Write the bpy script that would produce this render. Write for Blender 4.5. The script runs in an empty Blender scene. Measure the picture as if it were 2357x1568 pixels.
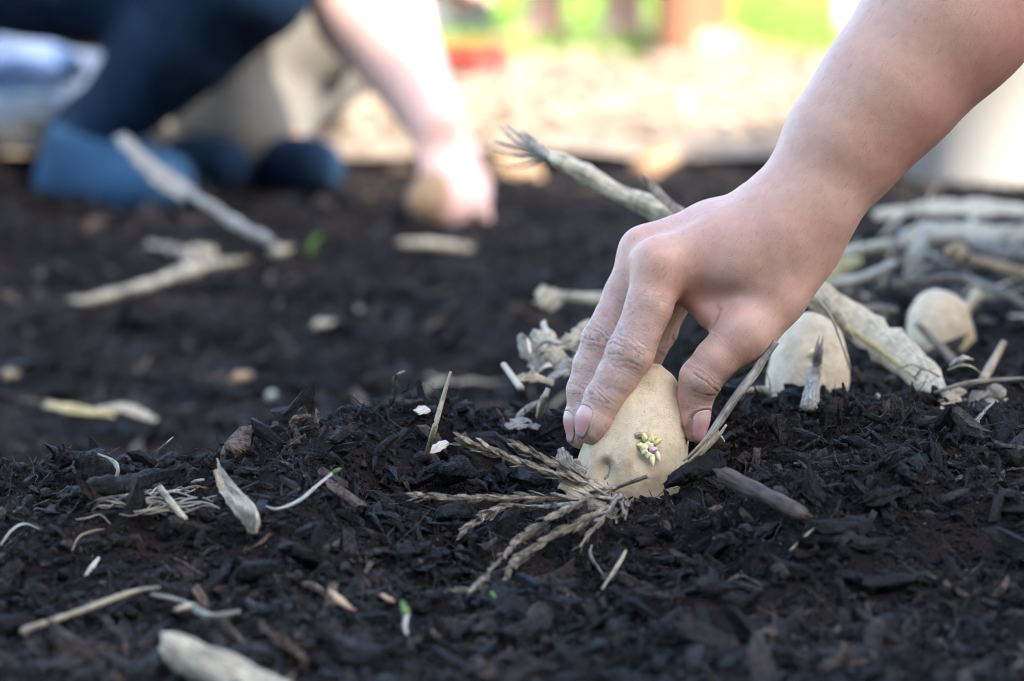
import bpy, bmesh, math, random
import numpy as np
from mathutils import Vector, Matrix

R = math.radians
rng = np.random.default_rng(11)
random.seed(11)
SC = bpy.context.scene
COL = SC.collection

# ------------------------------------------------------------------ camera
FPX, UC, VC = 7071.0, 1178.5, 784.0            # photograph measured on a 2357 x 1568 grid
CAMZ, PITCH = 0.30, math.atan(984.0 / 7071.0)
cam_d = bpy.data.cameras.new('camera')
cam = bpy.data.objects.new('camera', cam_d); COL.objects.link(cam)
cam.location = (0, 0, CAMZ)
cam.rotation_euler = (R(90) - PITCH, 0, 0)
cam_d.sensor_width = 36.0
cam_d.lens = FPX / 2357.0 * 36.0
cam_d.clip_start, cam_d.clip_end = 0.02, 2000
cam_d.dof.use_dof = True
cam_d.dof.focus_distance = 1.487
cam_d.dof.aperture_fstop = 6.0
cam_d.dof.aperture_blades = 0
SC.camera = cam

# ------------------------------------------------------------------ light
SUN_EL, SUN_AZ = R(36), R(34)                   # sun behind the camera, to its right
sun_dir = Vector((math.sin(SUN_AZ) * math.cos(SUN_EL), -math.cos(SUN_AZ) * math.cos(SUN_EL), math.sin(SUN_EL)))
world = bpy.data.worlds.new('World'); SC.world = world; world.use_nodes = True
wn = world.node_tree.nodes; wn.clear()
w_out = wn.new('ShaderNodeOutputWorld'); w_bg = wn.new('ShaderNodeBackground'); w_sky = wn.new('ShaderNodeTexSky')
w_sky.sky_type = 'NISHITA'; w_sky.sun_disc = False
w_sky.sun_elevation = SUN_EL; w_sky.sun_rotation = math.atan2(sun_dir.x, sun_dir.y)
w_sky.air_density = 1.0; w_sky.dust_density = 2.2; w_sky.ozone_density = 1.0
w_bg.inputs['Strength'].default_value = 0.15
world.node_tree.links.new(w_sky.outputs[0], w_bg.inputs[0]); world.node_tree.links.new(w_bg.outputs[0], w_out.inputs[0])
sl = bpy.data.lights.new('sun', 'SUN'); sl.energy = 2.0; sl.angle = R(0.53); sl.color = (1.0, 0.93, 0.83)
so = bpy.data.objects.new('sun', sl); COL.objects.link(so); so.rotation_euler = sun_dir.to_track_quat('Z', 'Y').to_euler(); so.location = (3, -5, 6)
SC.view_settings.view_transform = 'Standard'; SC.view_settings.look = 'None'
SC.view_settings.gamma = 1.0; SC.view_settings.use_curve_mapping = False
SC.view_settings.exposure = 2.9
SC.render.engine = 'CYCLES'
SC.cycles.use_denoising = True
try: SC.cycles.denoiser = 'OPENIMAGEDENOISE'
except Exception: pass
SC.cycles.filter_width = 0.9
SC.cycles.max_bounces = 6; SC.cycles.diffuse_bounces = 3; SC.cycles.glossy_bounces = 2
SC.cycles.caustics_reflective = False; SC.cycles.caustics_refractive = False

# ------------------------------------------------------------------ pixel -> world
FWD = np.array([0, math.cos(PITCH), -math.sin(PITCH)]); UPV = np.array([0, math.sin(PITCH), math.cos(PITCH)]); RGT = np.array([1.0, 0, 0])
CAMP = np.array([0, 0, CAMZ])
def P(u, v, d): return CAMP + RGT * ((u - UC) / FPX * d) + UPV * (-(v - VC) / FPX * d) + FWD * d

# ------------------------------------------------------------------ noise
def _h(ix, iy, iz, seed):
    n = (ix * 374761393 + iy * 668265263 + iz * 2147483647 + seed * 1274126177) & 0xffffffff
    n = ((n ^ (n >> 13)) * 1274126177) & 0xffffffff
    n = ((n ^ (n >> 16)) * 2246822519) & 0xffffffff
    return ((n ^ (n >> 15)) & 0xffffff).astype(np.float64) / 0xffffff
def vnoise(p, seed=0):
    p = np.asarray(p, float); i = np.floor(p).astype(np.int64); f = p - i; f = f * f * f * (f * (f * 6 - 15) + 10)
    out = 0
    for a in (0, 1):
        wx = f[..., 0] if a else 1 - f[..., 0]
        for b in (0, 1):
            wy = f[..., 1] if b else 1 - f[..., 1]
            for c in (0, 1):
                wz = f[..., 2] if c else 1 - f[..., 2]
                out = out + wx * wy * wz * _h(i[..., 0] + a, i[..., 1] + b, i[..., 2] + c, seed)
    return out * 2 - 1
def fbm(p, octv=4, seed=0, gain=0.5):
    s, a, tot = 0, 1.0, 0
    p = np.asarray(p, float)
    for o in range(octv):
        s = s + a * vnoise(p * (2.03 ** o) + o * 17.3, seed + o); tot += a; a *= gain
    return s / tot
def sstep(a, b, x):
    t = np.clip((x - a) / (b - a), 0, 1); return t * t * (3 - 2 * t)

# ------------------------------------------------------------------ terrain height
def height(x, y, fine=True):
    x = np.asarray(x, float); y = np.asarray(y, float)
    s1 = sstep(-0.11, -0.0, x); s2 = sstep(0.075, 0.135, x)
    yc = 1.485 + 0.135 * s1 - 0.11 * s2
    hc = (0.027 + 0.021 * sstep(-0.20, -0.06, x)) * (0.40 + 0.60 * sstep(-0.30, -0.21, x)) - 0.004 * s2
    hc = hc + 0.007 * vnoise(np.stack([x * 17 + 3.3, x * 0, x * 0], -1), 41) * (1 - s1)
    yc0 = 0.018 * vnoise(np.stack([x * 12 + 1.3, x * 0, x * 0], -1), 43) * (1 - s1)
    sR = sstep(-0.02, 0.16, x)
    dy = y - yc - yc0
    wn_ = 0.16 - 0.02 * s1
    near = np.exp(-(np.minimum(dy, 0) / wn_) ** 2)
    wf = 0.085 + 0.02 * s1
    far = (1 - sR) * np.exp(-(np.maximum(dy, 0) / wf) ** 2) + sR * (0.80 * np.exp(-(np.maximum(dy, 0) / 1.1) ** 2) + 0.20 * np.exp(-(np.maximum(dy, 0) / 0.12) ** 2))
    edge = sstep(0.9, 0.5, np.abs(x))
    z = hc * near * far * (0.4 + 0.6 * edge)
    z = z - 0.012 * np.exp(-(((x + 0.065) / 0.035) ** 2 + ((y - 1.455) / 0.022) ** 2))      # dark hollow left of the seed head
    z = z + 0.012 * np.exp(-(((x - 0.055) / 0.05) ** 2 + ((y - 1.40) / 0.02) ** 2))
    z = z + 0.006 * np.exp(-(((x - 0.062) / 0.030) ** 2 + ((y - 1.450) / 0.015) ** 2))
    z = z - 0.068 * (1 - sR) * sstep(1.53, 1.74, y) * sstep(3.05, 1.95, y)                                    # furrow behind the mound
    z = z - 0.014 * np.exp(-(((x + 0.055) / 0.05) ** 2 + ((y - 1.43 - 0.35 * (x + .055)) / 0.018) ** 2))
    z = z + 0.010 * np.exp(-(((x + 0.17) / 0.09) ** 2 + ((y - 1.385) / 0.03) ** 2))
    z = z + 0.012 * np.exp(-(((x - 0.16) / 0.08) ** 2 + ((y - 1.40) / 0.04) ** 2))
    bed = sstep(3.75, 3.45, y)
    p = np.stack([x, y, x * 0], -1)
    z = z + bed * 0.012 * fbm(p * 6.0, 3, 5) * sstep(0.1, 0.6, np.abs(y - 1.5) + 0.15)
    z = z + bed * 0.011 * fbm(p * 26.0, 3, 9)
    z = z + bed * 0.040 * np.exp(-(((x + 0.58) / 0.075) ** 2 + ((y - 3.30) / 0.10) ** 2))
    if fine:
        z = z + bed * 0.0035 * fbm(p * 120.0, 2, 23)
    return z
def ground_pt(u, v, lift=0.0):
    d = np.linspace(0.9, 8, 1800)
    q = CAMP + np.outer(d, RGT * ((u - UC) / FPX) + UPV * (-(v - VC) / FPX) + FWD)
    hz = height(q[:, 0], q[:, 1], False) + lift
    k = np.argmax(q[:, 2] < hz)
    if not (q[:, 2] < hz).any(): k = len(d) - 1
    if k > 0:
        a = q[k - 1, 2] - hz[k - 1]; b = hz[k] - q[k, 2]; t = a / (a + b + 1e-9)
        dd = d[k - 1] + (d[k] - d[k - 1]) * t
    else: dd = d[0]
    return P(u, v, dd), dd

# ------------------------------------------------------------------ scene helpers
def link_mesh(name, verts, faces, mat=None, parent=None, smooth=True, matrix=None):
    me = bpy.data.meshes.new(name)
    if isinstance(faces, np.ndarray):
        n, k = faces.shape
        me.vertices.add(len(verts)); me.vertices.foreach_set('co', np.asarray(verts, np.float32).ravel())
        me.loops.add(n * k); me.loops.foreach_set('vertex_index', faces.astype(np.int32).ravel())
        me.polygons.add(n); me.polygons.foreach_set('loop_start', np.arange(0, n * k, k, dtype=np.int32))
        me.update(calc_edges=True)
    else:
        me.from_pydata([tuple(map(float, v)) for v in verts], [], faces); me.update()
    me.polygons.foreach_set('use_smooth', np.full(len(me.polygons), smooth))
    if mat: me.materials.append(mat)
    o = bpy.data.objects.new(name, me); COL.objects.link(o)
    if matrix is not None: o.matrix_world = matrix
    if parent is not None: o.parent = parent
    return o
def fattr(o, name, arr):
    a = o.data.attributes.new(name, 'FLOAT', 'POINT'); a.data.foreach_set('value', np.asarray(arr, np.float32))
def vattr(o, name, arr):
    a = o.data.attributes.new(name, 'FLOAT_VECTOR', 'POINT'); a.data.foreach_set('vector', np.asarray(arr, np.float32).ravel())
def tag(o, label=None, cat=None, group=None, kind=None):
    if label: o['label'] = label
    if cat: o['category'] = cat
    if group: o['group'] = group
    if kind: o['kind'] = kind
    return o
def recentre(o, pt):
    """moves an unparented object's origin to pt without moving its surface"""
    pt = Vector(pt); o.data.transform(Matrix.Translation(-pt)); o.location = pt
    return o
def empty(name, loc):
    o = bpy.data.objects.new(name, None); COL.objects.link(o); o.location = Vector(loc); o.empty_display_size = 0.02
    return o

# ------------------------------------------------------------------ implicit surfaces
def smin(a, b, k):
    h = np.clip(0.5 + 0.5 * (b - a) / k, 0, 1); return b + (a - b) * h - k * h * (1 - h)
def cone(p, a, b, ra, rb, flat=None):
    a = np.asarray(a, float); b = np.asarray(b, float); ab = b - a; L = ab @ ab + 1e-12
    t = np.clip(((p - a) @ ab) / L, 0, 1); q = p - a - t[:, None] * ab
    d2 = (q * q).sum(1)
    if flat is not None:
        n, s = flat; n = np.asarray(n, float); n = n / np.linalg.norm(n); d2 = d2 + (s * s - 1) * (q @ n) ** 2
    return np.sqrt(d2) - (ra + (rb - ra) * t)
def ball(p, c, r): return cone(p, c, np.asarray(c, float) + 1e-6, r, r)
def ellip(p, c, rad, rot=None):
    q = p - np.asarray(c, float)
    if rot is not None: q = q @ rot
    rad = np.asarray(rad, float); k0 = np.sqrt(((q / rad) ** 2).sum(1)); k1 = np.sqrt(((q / rad ** 2) ** 2).sum(1)) + 1e-12
    return k0 * (k0 - 1) / k1
def mesh_sdf(f, lo, hi, h, blk=6):
    lo = np.asarray(lo, float); n = np.ceil((np.asarray(hi, float) - lo) / (h * blk)).astype(int) + 1
    B = h * blk
    gi = np.stack(np.meshgrid(*[np.arange(m) for m in n], indexing='ij'), -1).reshape(-1, 3)
    keep = []
    for c in np.array_split(gi, max(1, len(gi) // 200000)):
        keep.append(c[np.abs(f(lo + (c + 0.5) * B)) < B * 1.15])
    gi = np.concatenate(keep)
    off = np.stack(np.meshgrid(*[np.arange(blk)] * 3, indexing='ij'), -1).reshape(-1, 3)
    cells = (gi[:, None, :] * blk + off[None]).reshape(-1, 3)
    N = n * blk + 2; S = np.array([N[1] * N[2], N[2], 1], np.int64)
    ck = cells @ S
    cor = np.stack(np.meshgrid(*[np.arange(2)] * 3, indexing='ij'), -1).reshape(-1, 3)
    uk = np.unique((ck[:, None] + (cor @ S)[None]).ravel())
    ijk = np.stack([uk // S[0], (uk % S[0]) // S[1], uk % S[1]], -1)
    val = np.empty(len(uk))
    for s in range(0, len(uk), 300000): val[s:s + 300000] = f(lo + ijk[s:s + 300000] * h)
    order = np.argsort(ck); ck = ck[order]; cells = cells[order]
    idx = np.searchsorted(uk, ck[:, None] + (cor @ S)[None])
    cv = val[idx]; ins = cv < 0
    act = ins.any(1) & ~ins.all(1)
    ck = ck[act]; cells = cells[act]; cv = cv[act]; ins = ins[act]
    E = [(a, b) for a in range(8) for b in range(a + 1, 8) if np.abs(cor[a] - cor[b]).sum() == 1]
    acc = np.zeros((len(ck), 3)); cnt = np.zeros(len(ck))
    for a, b in E:
        m = ins[:, a] != ins[:, b]; t = cv[m, a] / (cv[m, a] - cv[m, b])
        acc[m] += cor[a] + t[:, None] * (cor[b] - cor[a]); cnt[m] += 1
    verts = lo + (cells + acc / cnt[:, None]) * h
    faces = []
    def find(keys):
        i = np.searchsorted(ck, keys); i = np.clip(i, 0, len(ck) - 1); return i, ck[i] == keys
    for ax, (b, c) in enumerate(((1, 2), (2, 0), (0, 1))):
        e0, e1 = 0, int(np.argmax((cor == np.eye(3, dtype=int)[ax]).all(1)))
        m = ins[:, e0] != ins[:, e1]
        k = ck[m]; flip = ~ins[m, e0]
        i0 = np.nonzero(m)[0]; i1, o1 = find(k - S[b]); i2, o2 = find(k - S[b] - S[c]); i3, o3 = find(k - S[c])
        ok = o1 & o2 & o3
        q = np.stack([i0, i1, i2, i3], -1); q[flip] = q[flip][:, ::-1]
        faces.append(q[ok])
    return verts, np.concatenate(faces)
def vnormals(v, f):
    n = np.zeros_like(v); a = v[f[:, 2]] - v[f[:, 0]]; b = v[f[:, 3]] - v[f[:, 1]]; c = np.cross(a, b)
    for k in range(4): np.add.at(n, f[:, k], c)
    return n / (np.linalg.norm(n, axis=1, keepdims=True) + 1e-12)

# ------------------------------------------------------------------ materials
def new_mat(name):
    m = bpy.data.materials.new(name); m.use_nodes = True; nt = m.node_tree
    return m, nt, nt.nodes['Principled BSDF']
class NB:
    def __init__(s, nt): s.nt = nt
    def n(s, t, **kw):
        o = s.nt.nodes.new(t)
        for k, v in kw.items(): setattr(o, k, v)
        return o
    def l(s, a, b): s.nt.links.new(a, b)
    def attr(s, name, vec=False): o = s.n('ShaderNodeAttribute', attribute_name=name); return o.outputs['Vector' if vec else 'Fac']
    def obj(s): return s.n('ShaderNodeTexCoord').outputs['Object']
    def mapping(s, src, scale): m = s.n('ShaderNodeMapping'); m.inputs['Scale'].default_value = scale; s.l(src, m.inputs['Vector']); return m.outputs[0]
    def noise(s, src, scale, detail=4, rough=0.55, dist=0.0):
        o = s.n('ShaderNodeTexNoise'); o.inputs['Scale'].default_value = scale; o.inputs['Detail'].default_value = detail; o.inputs['Roughness'].default_value = rough; o.inputs['Distortion'].default_value = dist
        s.l(src, o.inputs['Vector']); return o.outputs['Fac']
    def voro(s, src, scale, feature='F1'):
        o = s.n('ShaderNodeTexVoronoi', feature=feature); o.inputs['Scale'].default_value = scale; s.l(src, o.inputs['Vector']); return o
    def ramp(s, src, stops):
        o = s.n('ShaderNodeValToRGB'); e = o.color_ramp.elements
        while len(e) < len(stops): e.new(0.5)
        for el, (p, c) in zip(e, stops): el.position = p; el.color = (*c, 1) if len(c) == 3 else c
        s.l(src, o.inputs[0]); return o.outputs[0]
    def mix(s, fac, a, b, blend='MIX'):
        o = s.n('ShaderNodeMix', data_type='RGBA', blend_type=blend)
        for sock, v in ((o.inputs[0], fac), (o.inputs[6], a), (o.inputs[7], b)):
            if isinstance(v, (int, float)): sock.default_value = v
            elif isinstance(v, tuple): sock.default_value = (*v, 1)
            else: s.l(v, sock)
        return o.outputs[2]
    def math(s, op, a, b=0.0, clamp=False):
        o = s.n('ShaderNodeMath', operation=op); o.use_clamp = clamp
        for sock, v in ((o.inputs[0], a), (o.inputs[1], b)):
            if isinstance(v, (int, float)): sock.default_value = v
            else: s.l(v, sock)
        return o.outputs[0]
    def bump(s, h, dist, strength=1.0, prev=None):
        o = s.n('ShaderNodeBump'); o.inputs['Distance'].default_value = dist; o.inputs['Strength'].default_value = strength; s.l(h, o.inputs['Height'])
        if prev is not None: s.l(prev, o.inputs['Normal'])
        return o.outputs[0]
MATS = {}
def simple_mat(name, col, col2=None, scale=40, rough=0.7, bump=0.001, detail=5, spec=0.5, sheen=0.0):
    if name in MATS: return MATS[name]
    m, nt, b = new_mat(name); k = NB(nt); c = k.obj()
    nz = k.noise(c, scale, detail, 0.6)
    col2 = col2 or tuple(x * 0.65 for x in col)
    k.l(k.ramp(nz, [(0.3, col2), (0.7, col)]), b.inputs['Base Color'])
    b.inputs['Roughness'].default_value = rough; b.inputs['Specular IOR Level'].default_value = spec
    if sheen: b.inputs['Sheen Weight'].default_value = sheen
    k.l(k.bump(nz, bump), b.inputs['Normal'])
    MATS[name] = m; return m
def straw_mat(name, light, dark, stain=(0.10, 0.08, 0.06), stain_amt=0.5, rough=0.65):
    if name in MATS: return MATS[name]
    m, nt, b = new_mat(name); k = NB(nt); st = k.attr('st', True)
    fib = k.noise(k.mapping(st, (75, 5, 1)), 1.0, 5, 0.7)
    big = k.noise(k.mapping(st, (4, 14, 1)), 1.0, 4, 0.6)
    col = k.ramp(fib, [(0.36, tuple(x * 0.55 for x in dark)), (0.47, dark), (0.60, light)])
    fleck = k.noise(k.obj(), 520, 4, 0.7); col = k.mix(k.ramp(fleck, [(0.56, (0, 0, 0)), (0.68, (0.6, 0.6, 0.6))]), col, stain)
    sp = k.ramp(big, [(0.48, (0, 0, 0)), (0.64, (1, 1, 1))])
    fac = k.math('MULTIPLY', sp, stain_amt)
    col = k.mix(fac, col, stain)
    k.l(col, b.inputs['Base Color']); b.inputs['Roughness'].default_value = rough
    b.inputs['Specular IOR Level'].default_value = 0.35
    k.l(k.bump(fib, 0.0010, 1.0), b.inputs['Normal'])
    MATS[name] = m; return m
M_STALK = straw_mat('dry_stalk', (0.68, 0.60, 0.44), (0.44, 0.37, 0.25), (0.13, 0.11, 0.08), 0.75)
M_STRAW = straw_mat('dry_straw', (0.56, 0.48, 0.34), (0.33, 0.26, 0.17), (0.14, 0.10, 0.07), 0.5)
M_GREY = straw_mat('weathered_straw', (0.44, 0.40, 0.34), (0.22, 0.19, 0.15), (0.06, 0.05, 0.045), 0.6)
M_PALE = straw_mat('pale_leaf', (0.84, 0.75, 0.56), (0.60, 0.51, 0.36), (0.26, 0.20, 0.13), 0.5)
M_YEL = straw_mat('yellow_straw', (0.66, 0.55, 0.26), (0.45, 0.36, 0.16), (0.25, 0.17, 0.08), 0.4)
M_TWIG = straw_mat('brown_twig', (0.11, 0.075, 0.055), (0.045, 0.03, 0.024), (0.02, 0.015, 0.012), 0.6, 0.6)
M_WHITE = straw_mat('white_husk', (0.70, 0.65, 0.55), (0.50, 0.45, 0.36), (0.4, 0.33, 0.22), 0.3)
M_GREEN = straw_mat('green_shoot', (0.13, 0.24, 0.05), (0.08, 0.16, 0.03), (0.2, 0.3, 0.1), 0.4)
M_ROOT = straw_mat('white_root', (0.58, 0.57, 0.52), (0.44, 0.42, 0.38), (0.5, 0.45, 0.36), 0.3, 0.45)
M_SEED = straw_mat('dry_seed_head', (0.56, 0.48, 0.36), (0.16, 0.125, 0.095), (0.05, 0.04, 0.033), 0.75)
_nt = M_SEED.node_tree; _k = NB(_nt); _b = _nt.nodes['Principled BSDF']; _src = _b.inputs['Base Color'].links[0].from_socket
_rv = _k.ramp(_k.n('ShaderNodeObjectInfo').outputs['Random'], [(0.0, (0.55, 0.51, 0.47)), (0.5, (1.0, 0.97, 0.92)), (1.0, (1.4, 1.36, 1.3))])
_k.l(_k.mix(1.0, _src, _rv, 'MULTIPLY'), _b.inputs['Base Color'])
M_TAN = straw_mat('tan_wood', (0.55, 0.38, 0.22), (0.38, 0.24, 0.13), (0.2, 0.12, 0.07), 0.4)

def soil_mat():
    m, nt, b = new_mat('soil'); k = NB(nt); c = k.obj()
    n1 = k.noise(c, 60, 6, 0.65); n2 = k.noise(c, 9, 3, 0.5); n3 = k.noise(c, 420, 3, 0.6)
    col = k.ramp(n1, [(0.3, (0.002, 0.0017, 0.0018)), (0.55, (0.0065, 0.0048, 0.0046)), (0.8, (0.025, 0.017, 0.0145))])  # near-black base puts the shade of gaps between chips into the colour
    col2 = k.ramp(n1, [(0.3, (0.006, 0.0045, 0.004)), (0.6, (0.022, 0.0145, 0.0115)), (0.85, (0.055, 0.036, 0.027))])
    col = k.mix(k.ramp(n2, [(0.42, (0, 0, 0)), (0.65, (1, 1, 1))]), col, col2)
    k.l(col, b.inputs['Base Color'])
    b.inputs['Roughness'].default_value = 0.9; b.inputs['Specular IOR Level'].default_value = 0.1
    bp = k.bump(n1, 0.006, 0.9); bp = k.bump(n3, 0.0012, 0.9, bp); k.l(bp, b.inputs['Normal'])
    return m
M_SOIL = soil_mat()
def crumb_mat():
    m, nt, b = new_mat('compost_crumbs'); k = NB(nt); c = k.obj(); t = k.attr('tone'); hh = k.attr('hue')
    n1 = k.noise(c, 420, 5, 0.7); n2 = k.noise(c, 1500, 3, 0.6); n3 = k.noise(c, 2600, 2, 0.5)
    a = k.ramp(t, [(0.0, (0.0018, 0.0015, 0.0016)), (0.25, (0.0050, 0.0038, 0.0037)), (0.50, (0.0175, 0.0125, 0.0112)), (0.72, (0.048, 0.034, 0.029)), (0.90, (0.11, 0.077, 0.061)), (1.0, (0.25, 0.17, 0.115))])
    bl = k.ramp(t, [(0.0, (0.0016, 0.0019, 0.0028)), (0.5, (0.0085, 0.0095, 0.0135)), (1.0, (0.065, 0.069, 0.085))])
    col = k.mix(hh, a, bl)
    col = k.mix(k.ramp(n1, [(0.38, (1, 1, 1)), (0.56, (0, 0, 0))]), col, k.mix(0.80, col, (0.002, 0.0018, 0.0018)))
    col = k.mix(k.ramp(n2, [(0.58, (0, 0, 0)), (0.72, (0.55, 0.55, 0.55))]), col, k.mix(0.5, (0.075, 0.058, 0.050), col))
    spk = k.ramp(n3, [(0.70, (0, 0, 0)), (0.73, (1, 1, 1))])
    col = k.mix(k.math('MULTIPLY', spk, 0.7), col, (0.30, 0.28, 0.27))
    k.l(col, b.inputs['Base Color'])
    k.l(k.ramp(n1, [(0.3, (0.9, 0.9, 0.9)), (0.62, (0.55, 0.55, 0.55)), (0.8, (0.33, 0.33, 0.33))]), b.inputs['Roughness'])
    b.inputs['Specular IOR Level'].default_value = 0.28
    bp = k.bump(n1, 0.0040, 1.0); bp = k.bump(n2, 0.0016, 1.0, bp); k.l(bp, b.inputs['Normal'])
    return m
M_CRUMB = crumb_mat()

def skin_mat(name, base, red, detail=True, rough=0.5, sss=0.25):
    m, nt, b = new_mat(name); k = NB(nt); c = k.obj()
    blot = k.noise(c, 38, 4, 0.6)
    col = k.mix(k.ramp(blot, [(0.40, (0, 0, 0)), (0.75, (0.42, 0.42, 0.42))]), base, red)
    if detail:
        rd = k.attr('red'); du = k.attr('dust'); wr = k.attr('wr'); st = k.attr('st', True)
        col = k.mix(rd, col, red)
        fine = k.noise(c, 700, 3, 0.6)
        fl = k.noise(k.mapping(st, (1.5, 0.28, 1)), 1.0, 4, 0.62, 0.35)               # lines across the fingers
        dn = k.noise(c, 240, 4, 0.65)
        dust = k.math('MULTIPLY', du, k.ramp(dn, [(0.35, (0.15, 0.15, 0.15)), (0.62, (1, 1, 1))]))
        col = k.mix(k.math('MULTIPLY', dust, 0.52), col, (0.42, 0.37, 0.36))
        lines = k.ramp(fl, [(0.50, (0, 0, 0)), (0.585, (1, 1, 1)), (0.67, (0, 0, 0))])
        lmask = k.math('MULTIPLY', lines, k.attr('fing'))
        col = k.mix(k.math('MULTIPLY', lmask, 0.28), col, (0.20, 0.13, 0.115))
        col = k.mix(k.math('MULTIPLY', wr, 0.80), col, (0.13, 0.09, 0.08))
        mott = k.noise(c, 160, 3, 0.6)
        col = k.mix(0.35, col, k.mix(1.0, col, k.ramp(mott, [(0.3, (0.78, 0.70, 0.68)), (0.7, (1.12, 1.1, 1.08))]), 'MULTIPLY'))
        pores = k.voro(c, 850, 'DISTANCE_TO_EDGE').outputs['Distance']
        pr = k.ramp(pores, [(0.0, (0, 0, 0)), (0.16, (1, 1, 1))])
        # sparse fine hairs: short dark strokes along the arm
        hv = k.mapping(k.attr('hair', True), (1.5, 0.20, 1))
        hn = k.noise(hv, 1.0, 2, 0.5)
        hl = k.ramp(hn, [(0.63, (0, 0, 0)), (0.68, (1, 1, 1))])
        col = k.mix(k.math('MULTIPLY', hl, 0.26), col, (0.09, 0.055, 0.045))
        bp = k.bump(pr, 0.00006, 0.5); bp = k.bump(fine, 0.00012, 0.5, bp)
        bp = k.bump(k.math('MULTIPLY', lmask, -1.0), 0.0003, 0.6, bp)
        k.l(bp, b.inputs['Normal'])
        k.l(k.ramp(fine, [(0.3, (0.36, 0.36, 0.36)), (0.7, (0.55, 0.55, 0.55))]), b.inputs['Roughness'])
    else:
        b.inputs['Roughness'].default_value = rough
    k.l(col, b.inputs['Base Color'])
    b.inputs['Subsurface Weight'].default_value = sss
    b.inputs['Subsurface Radius'].default_value = (1.0, 0.32, 0.18); b.inputs['Subsurface Scale'].default_value = 0.005
    b.inputs['Specular IOR Level'].default_value = 0.5
    return m
M_SKIN = skin_mat('skin', (0.475, 0.285, 0.205), (0.50, 0.21, 0.16))
M_SKIN_PALE = skin_mat('pale_skin', (0.64, 0.42, 0.36), (0.62, 0.33, 0.29), False)
M_SKIN_TAN = skin_mat('tanned_skin', (0.50, 0.29, 0.20), (0.46, 0.22, 0.15), False)

# ================================================================== SETTING
def spaced(core, lo, hi, grow=1.25):
    a = list(core); s = core[1] - core[0]
    while a[0] > lo: s *= grow; a.insert(0, a[0] - s)
    s = core[-1] - core[-2]
    while a[-1] < hi: s *= grow; a.append(a[-1] + s)
    return np.array(a)
gx = spaced(np.arange(-0.46, 0.461, 0.0036), -900, 900)
gy = spaced(np.concatenate([np.arange(1.08, 1.9, 0.0036), np.arange(1.9, 3.9, 0.012)]), -900, 900)
GX, GY = np.meshgrid(gx, gy, indexing='ij')
GZ = height(GX, GY)
fp = np.stack([GX, GY, GX * 0], -1)
near = sstep(3.7, 3.4, GY) * sstep(1.2, 0.7, np.abs(GX)) * sstep(0.9, 1.1, GY)
GZ = GZ + near * 0.0022 * fbm(fp * 260, 2, 31)
nx, ny = GX.shape
ii = (np.arange(nx - 1)[:, None] * ny + np.arange(ny - 1)[None]).ravel()
ground = link_mesh('ground', np.stack([GX, GY, GZ], -1).reshape(-1, 3), np.stack([ii, ii + ny, ii + ny + 1, ii + 1], -1), M_SOIL)
tag(ground, kind='structure', label='dark moist compost soil of the potato bed', cat='soil')

# ---- crumbs, chips and fibres of the compost (uncountable)
def ico(sub):
    bm = bmesh.new(); bmesh.ops.create_icosphere(bm, subdivisions=sub, radius=1); bm.verts.index_update()
    v = np.array([x.co[:] for x in bm.verts]); f = np.array([[y.index for y in x.verts] for x in bm.faces]); bm.free(); return v, f
def chip_base(k):
    r = np.random.default_rng(100 + k); n = 6; V = []
    wob = np.cumsum(r.normal(0, 0.10, (n, 2)), 0); bend = r.normal(0, 0.14); sk = r.uniform(-.35, .35)
    for i in range(n):
        t = i / (n - 1) * 2 - 1; w = (1 - 0.6 * abs(t) ** 3) * r.uniform(0.55, 1.2); th = (1 - 0.4 * abs(t) ** 2) * r.uniform(0.5, 1.3)
        for a, b in ((-1, -1), (1, -1), (1, 1), (-1, 1)):
            V.append((t + (sk * a if i in (0, n - 1) else 0) + r.normal(0, .06), 0.24 * (a * w + wob[i, 0]) + r.normal(0, .035), 0.15 * (b * th + wob[i, 1] * .6) + bend * t * t + r.normal(0, .03)))
    F = []
    for i in range(n - 1):
        for j in range(4):
            a, b = i * 4 + j, i * 4 + (j + 1) % 4; F += [(a, b, b + 4), (a, b + 4, a + 4)]
    F += [(0, 2, 1), (0, 3, 2)]; e = (n - 1) * 4; F += [(e, e + 1, e + 2), (e, e + 2, e + 3)]
    return np.array(V), np.array(F)
def clod_base(k, sub=1):
    v, f = ico(sub); n = fbm(v * 1.7 + k * 9.1, 3, 50 + k, .7); v = v * (1 + 0.85 * n)[:, None]
    return v * np.array([1, 0.85, 0.7]), f
def chunk_base(k, sub):
    """a torn bark chunk: slabby, split along the grain, rough all over"""
    r = np.random.default_rng(700 + k); v, f = ico(sub); st = np.array([1.0, r.uniform(.24, .46), r.uniform(.15, .30)])
    e = r.uniform(.45, .65); v = np.sign(v) * np.abs(v) ** e
    n = fbm(v * np.array([0.9, 2.6, 2.6]) + k * 5.3, 3, 70 + k, .75); v = v * (1 + 0.55 * n)[:, None]
    ends = fbm(v[:, [1, 2, 1]] * np.array([2.5, 2.5, .1]) + k * 3.1, 2, 90 + k); v[:, 0] *= 1 + 0.45 * ends
    v = v * st; v[:, 2] += r.normal(0, .14) * v[:, 0] ** 2; v[:, 1] += r.normal(0, .18) * v[:, 0] ** 2
    return v + r.normal(0, .030, v.shape) * np.array([1, .8, .8]), f
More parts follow.
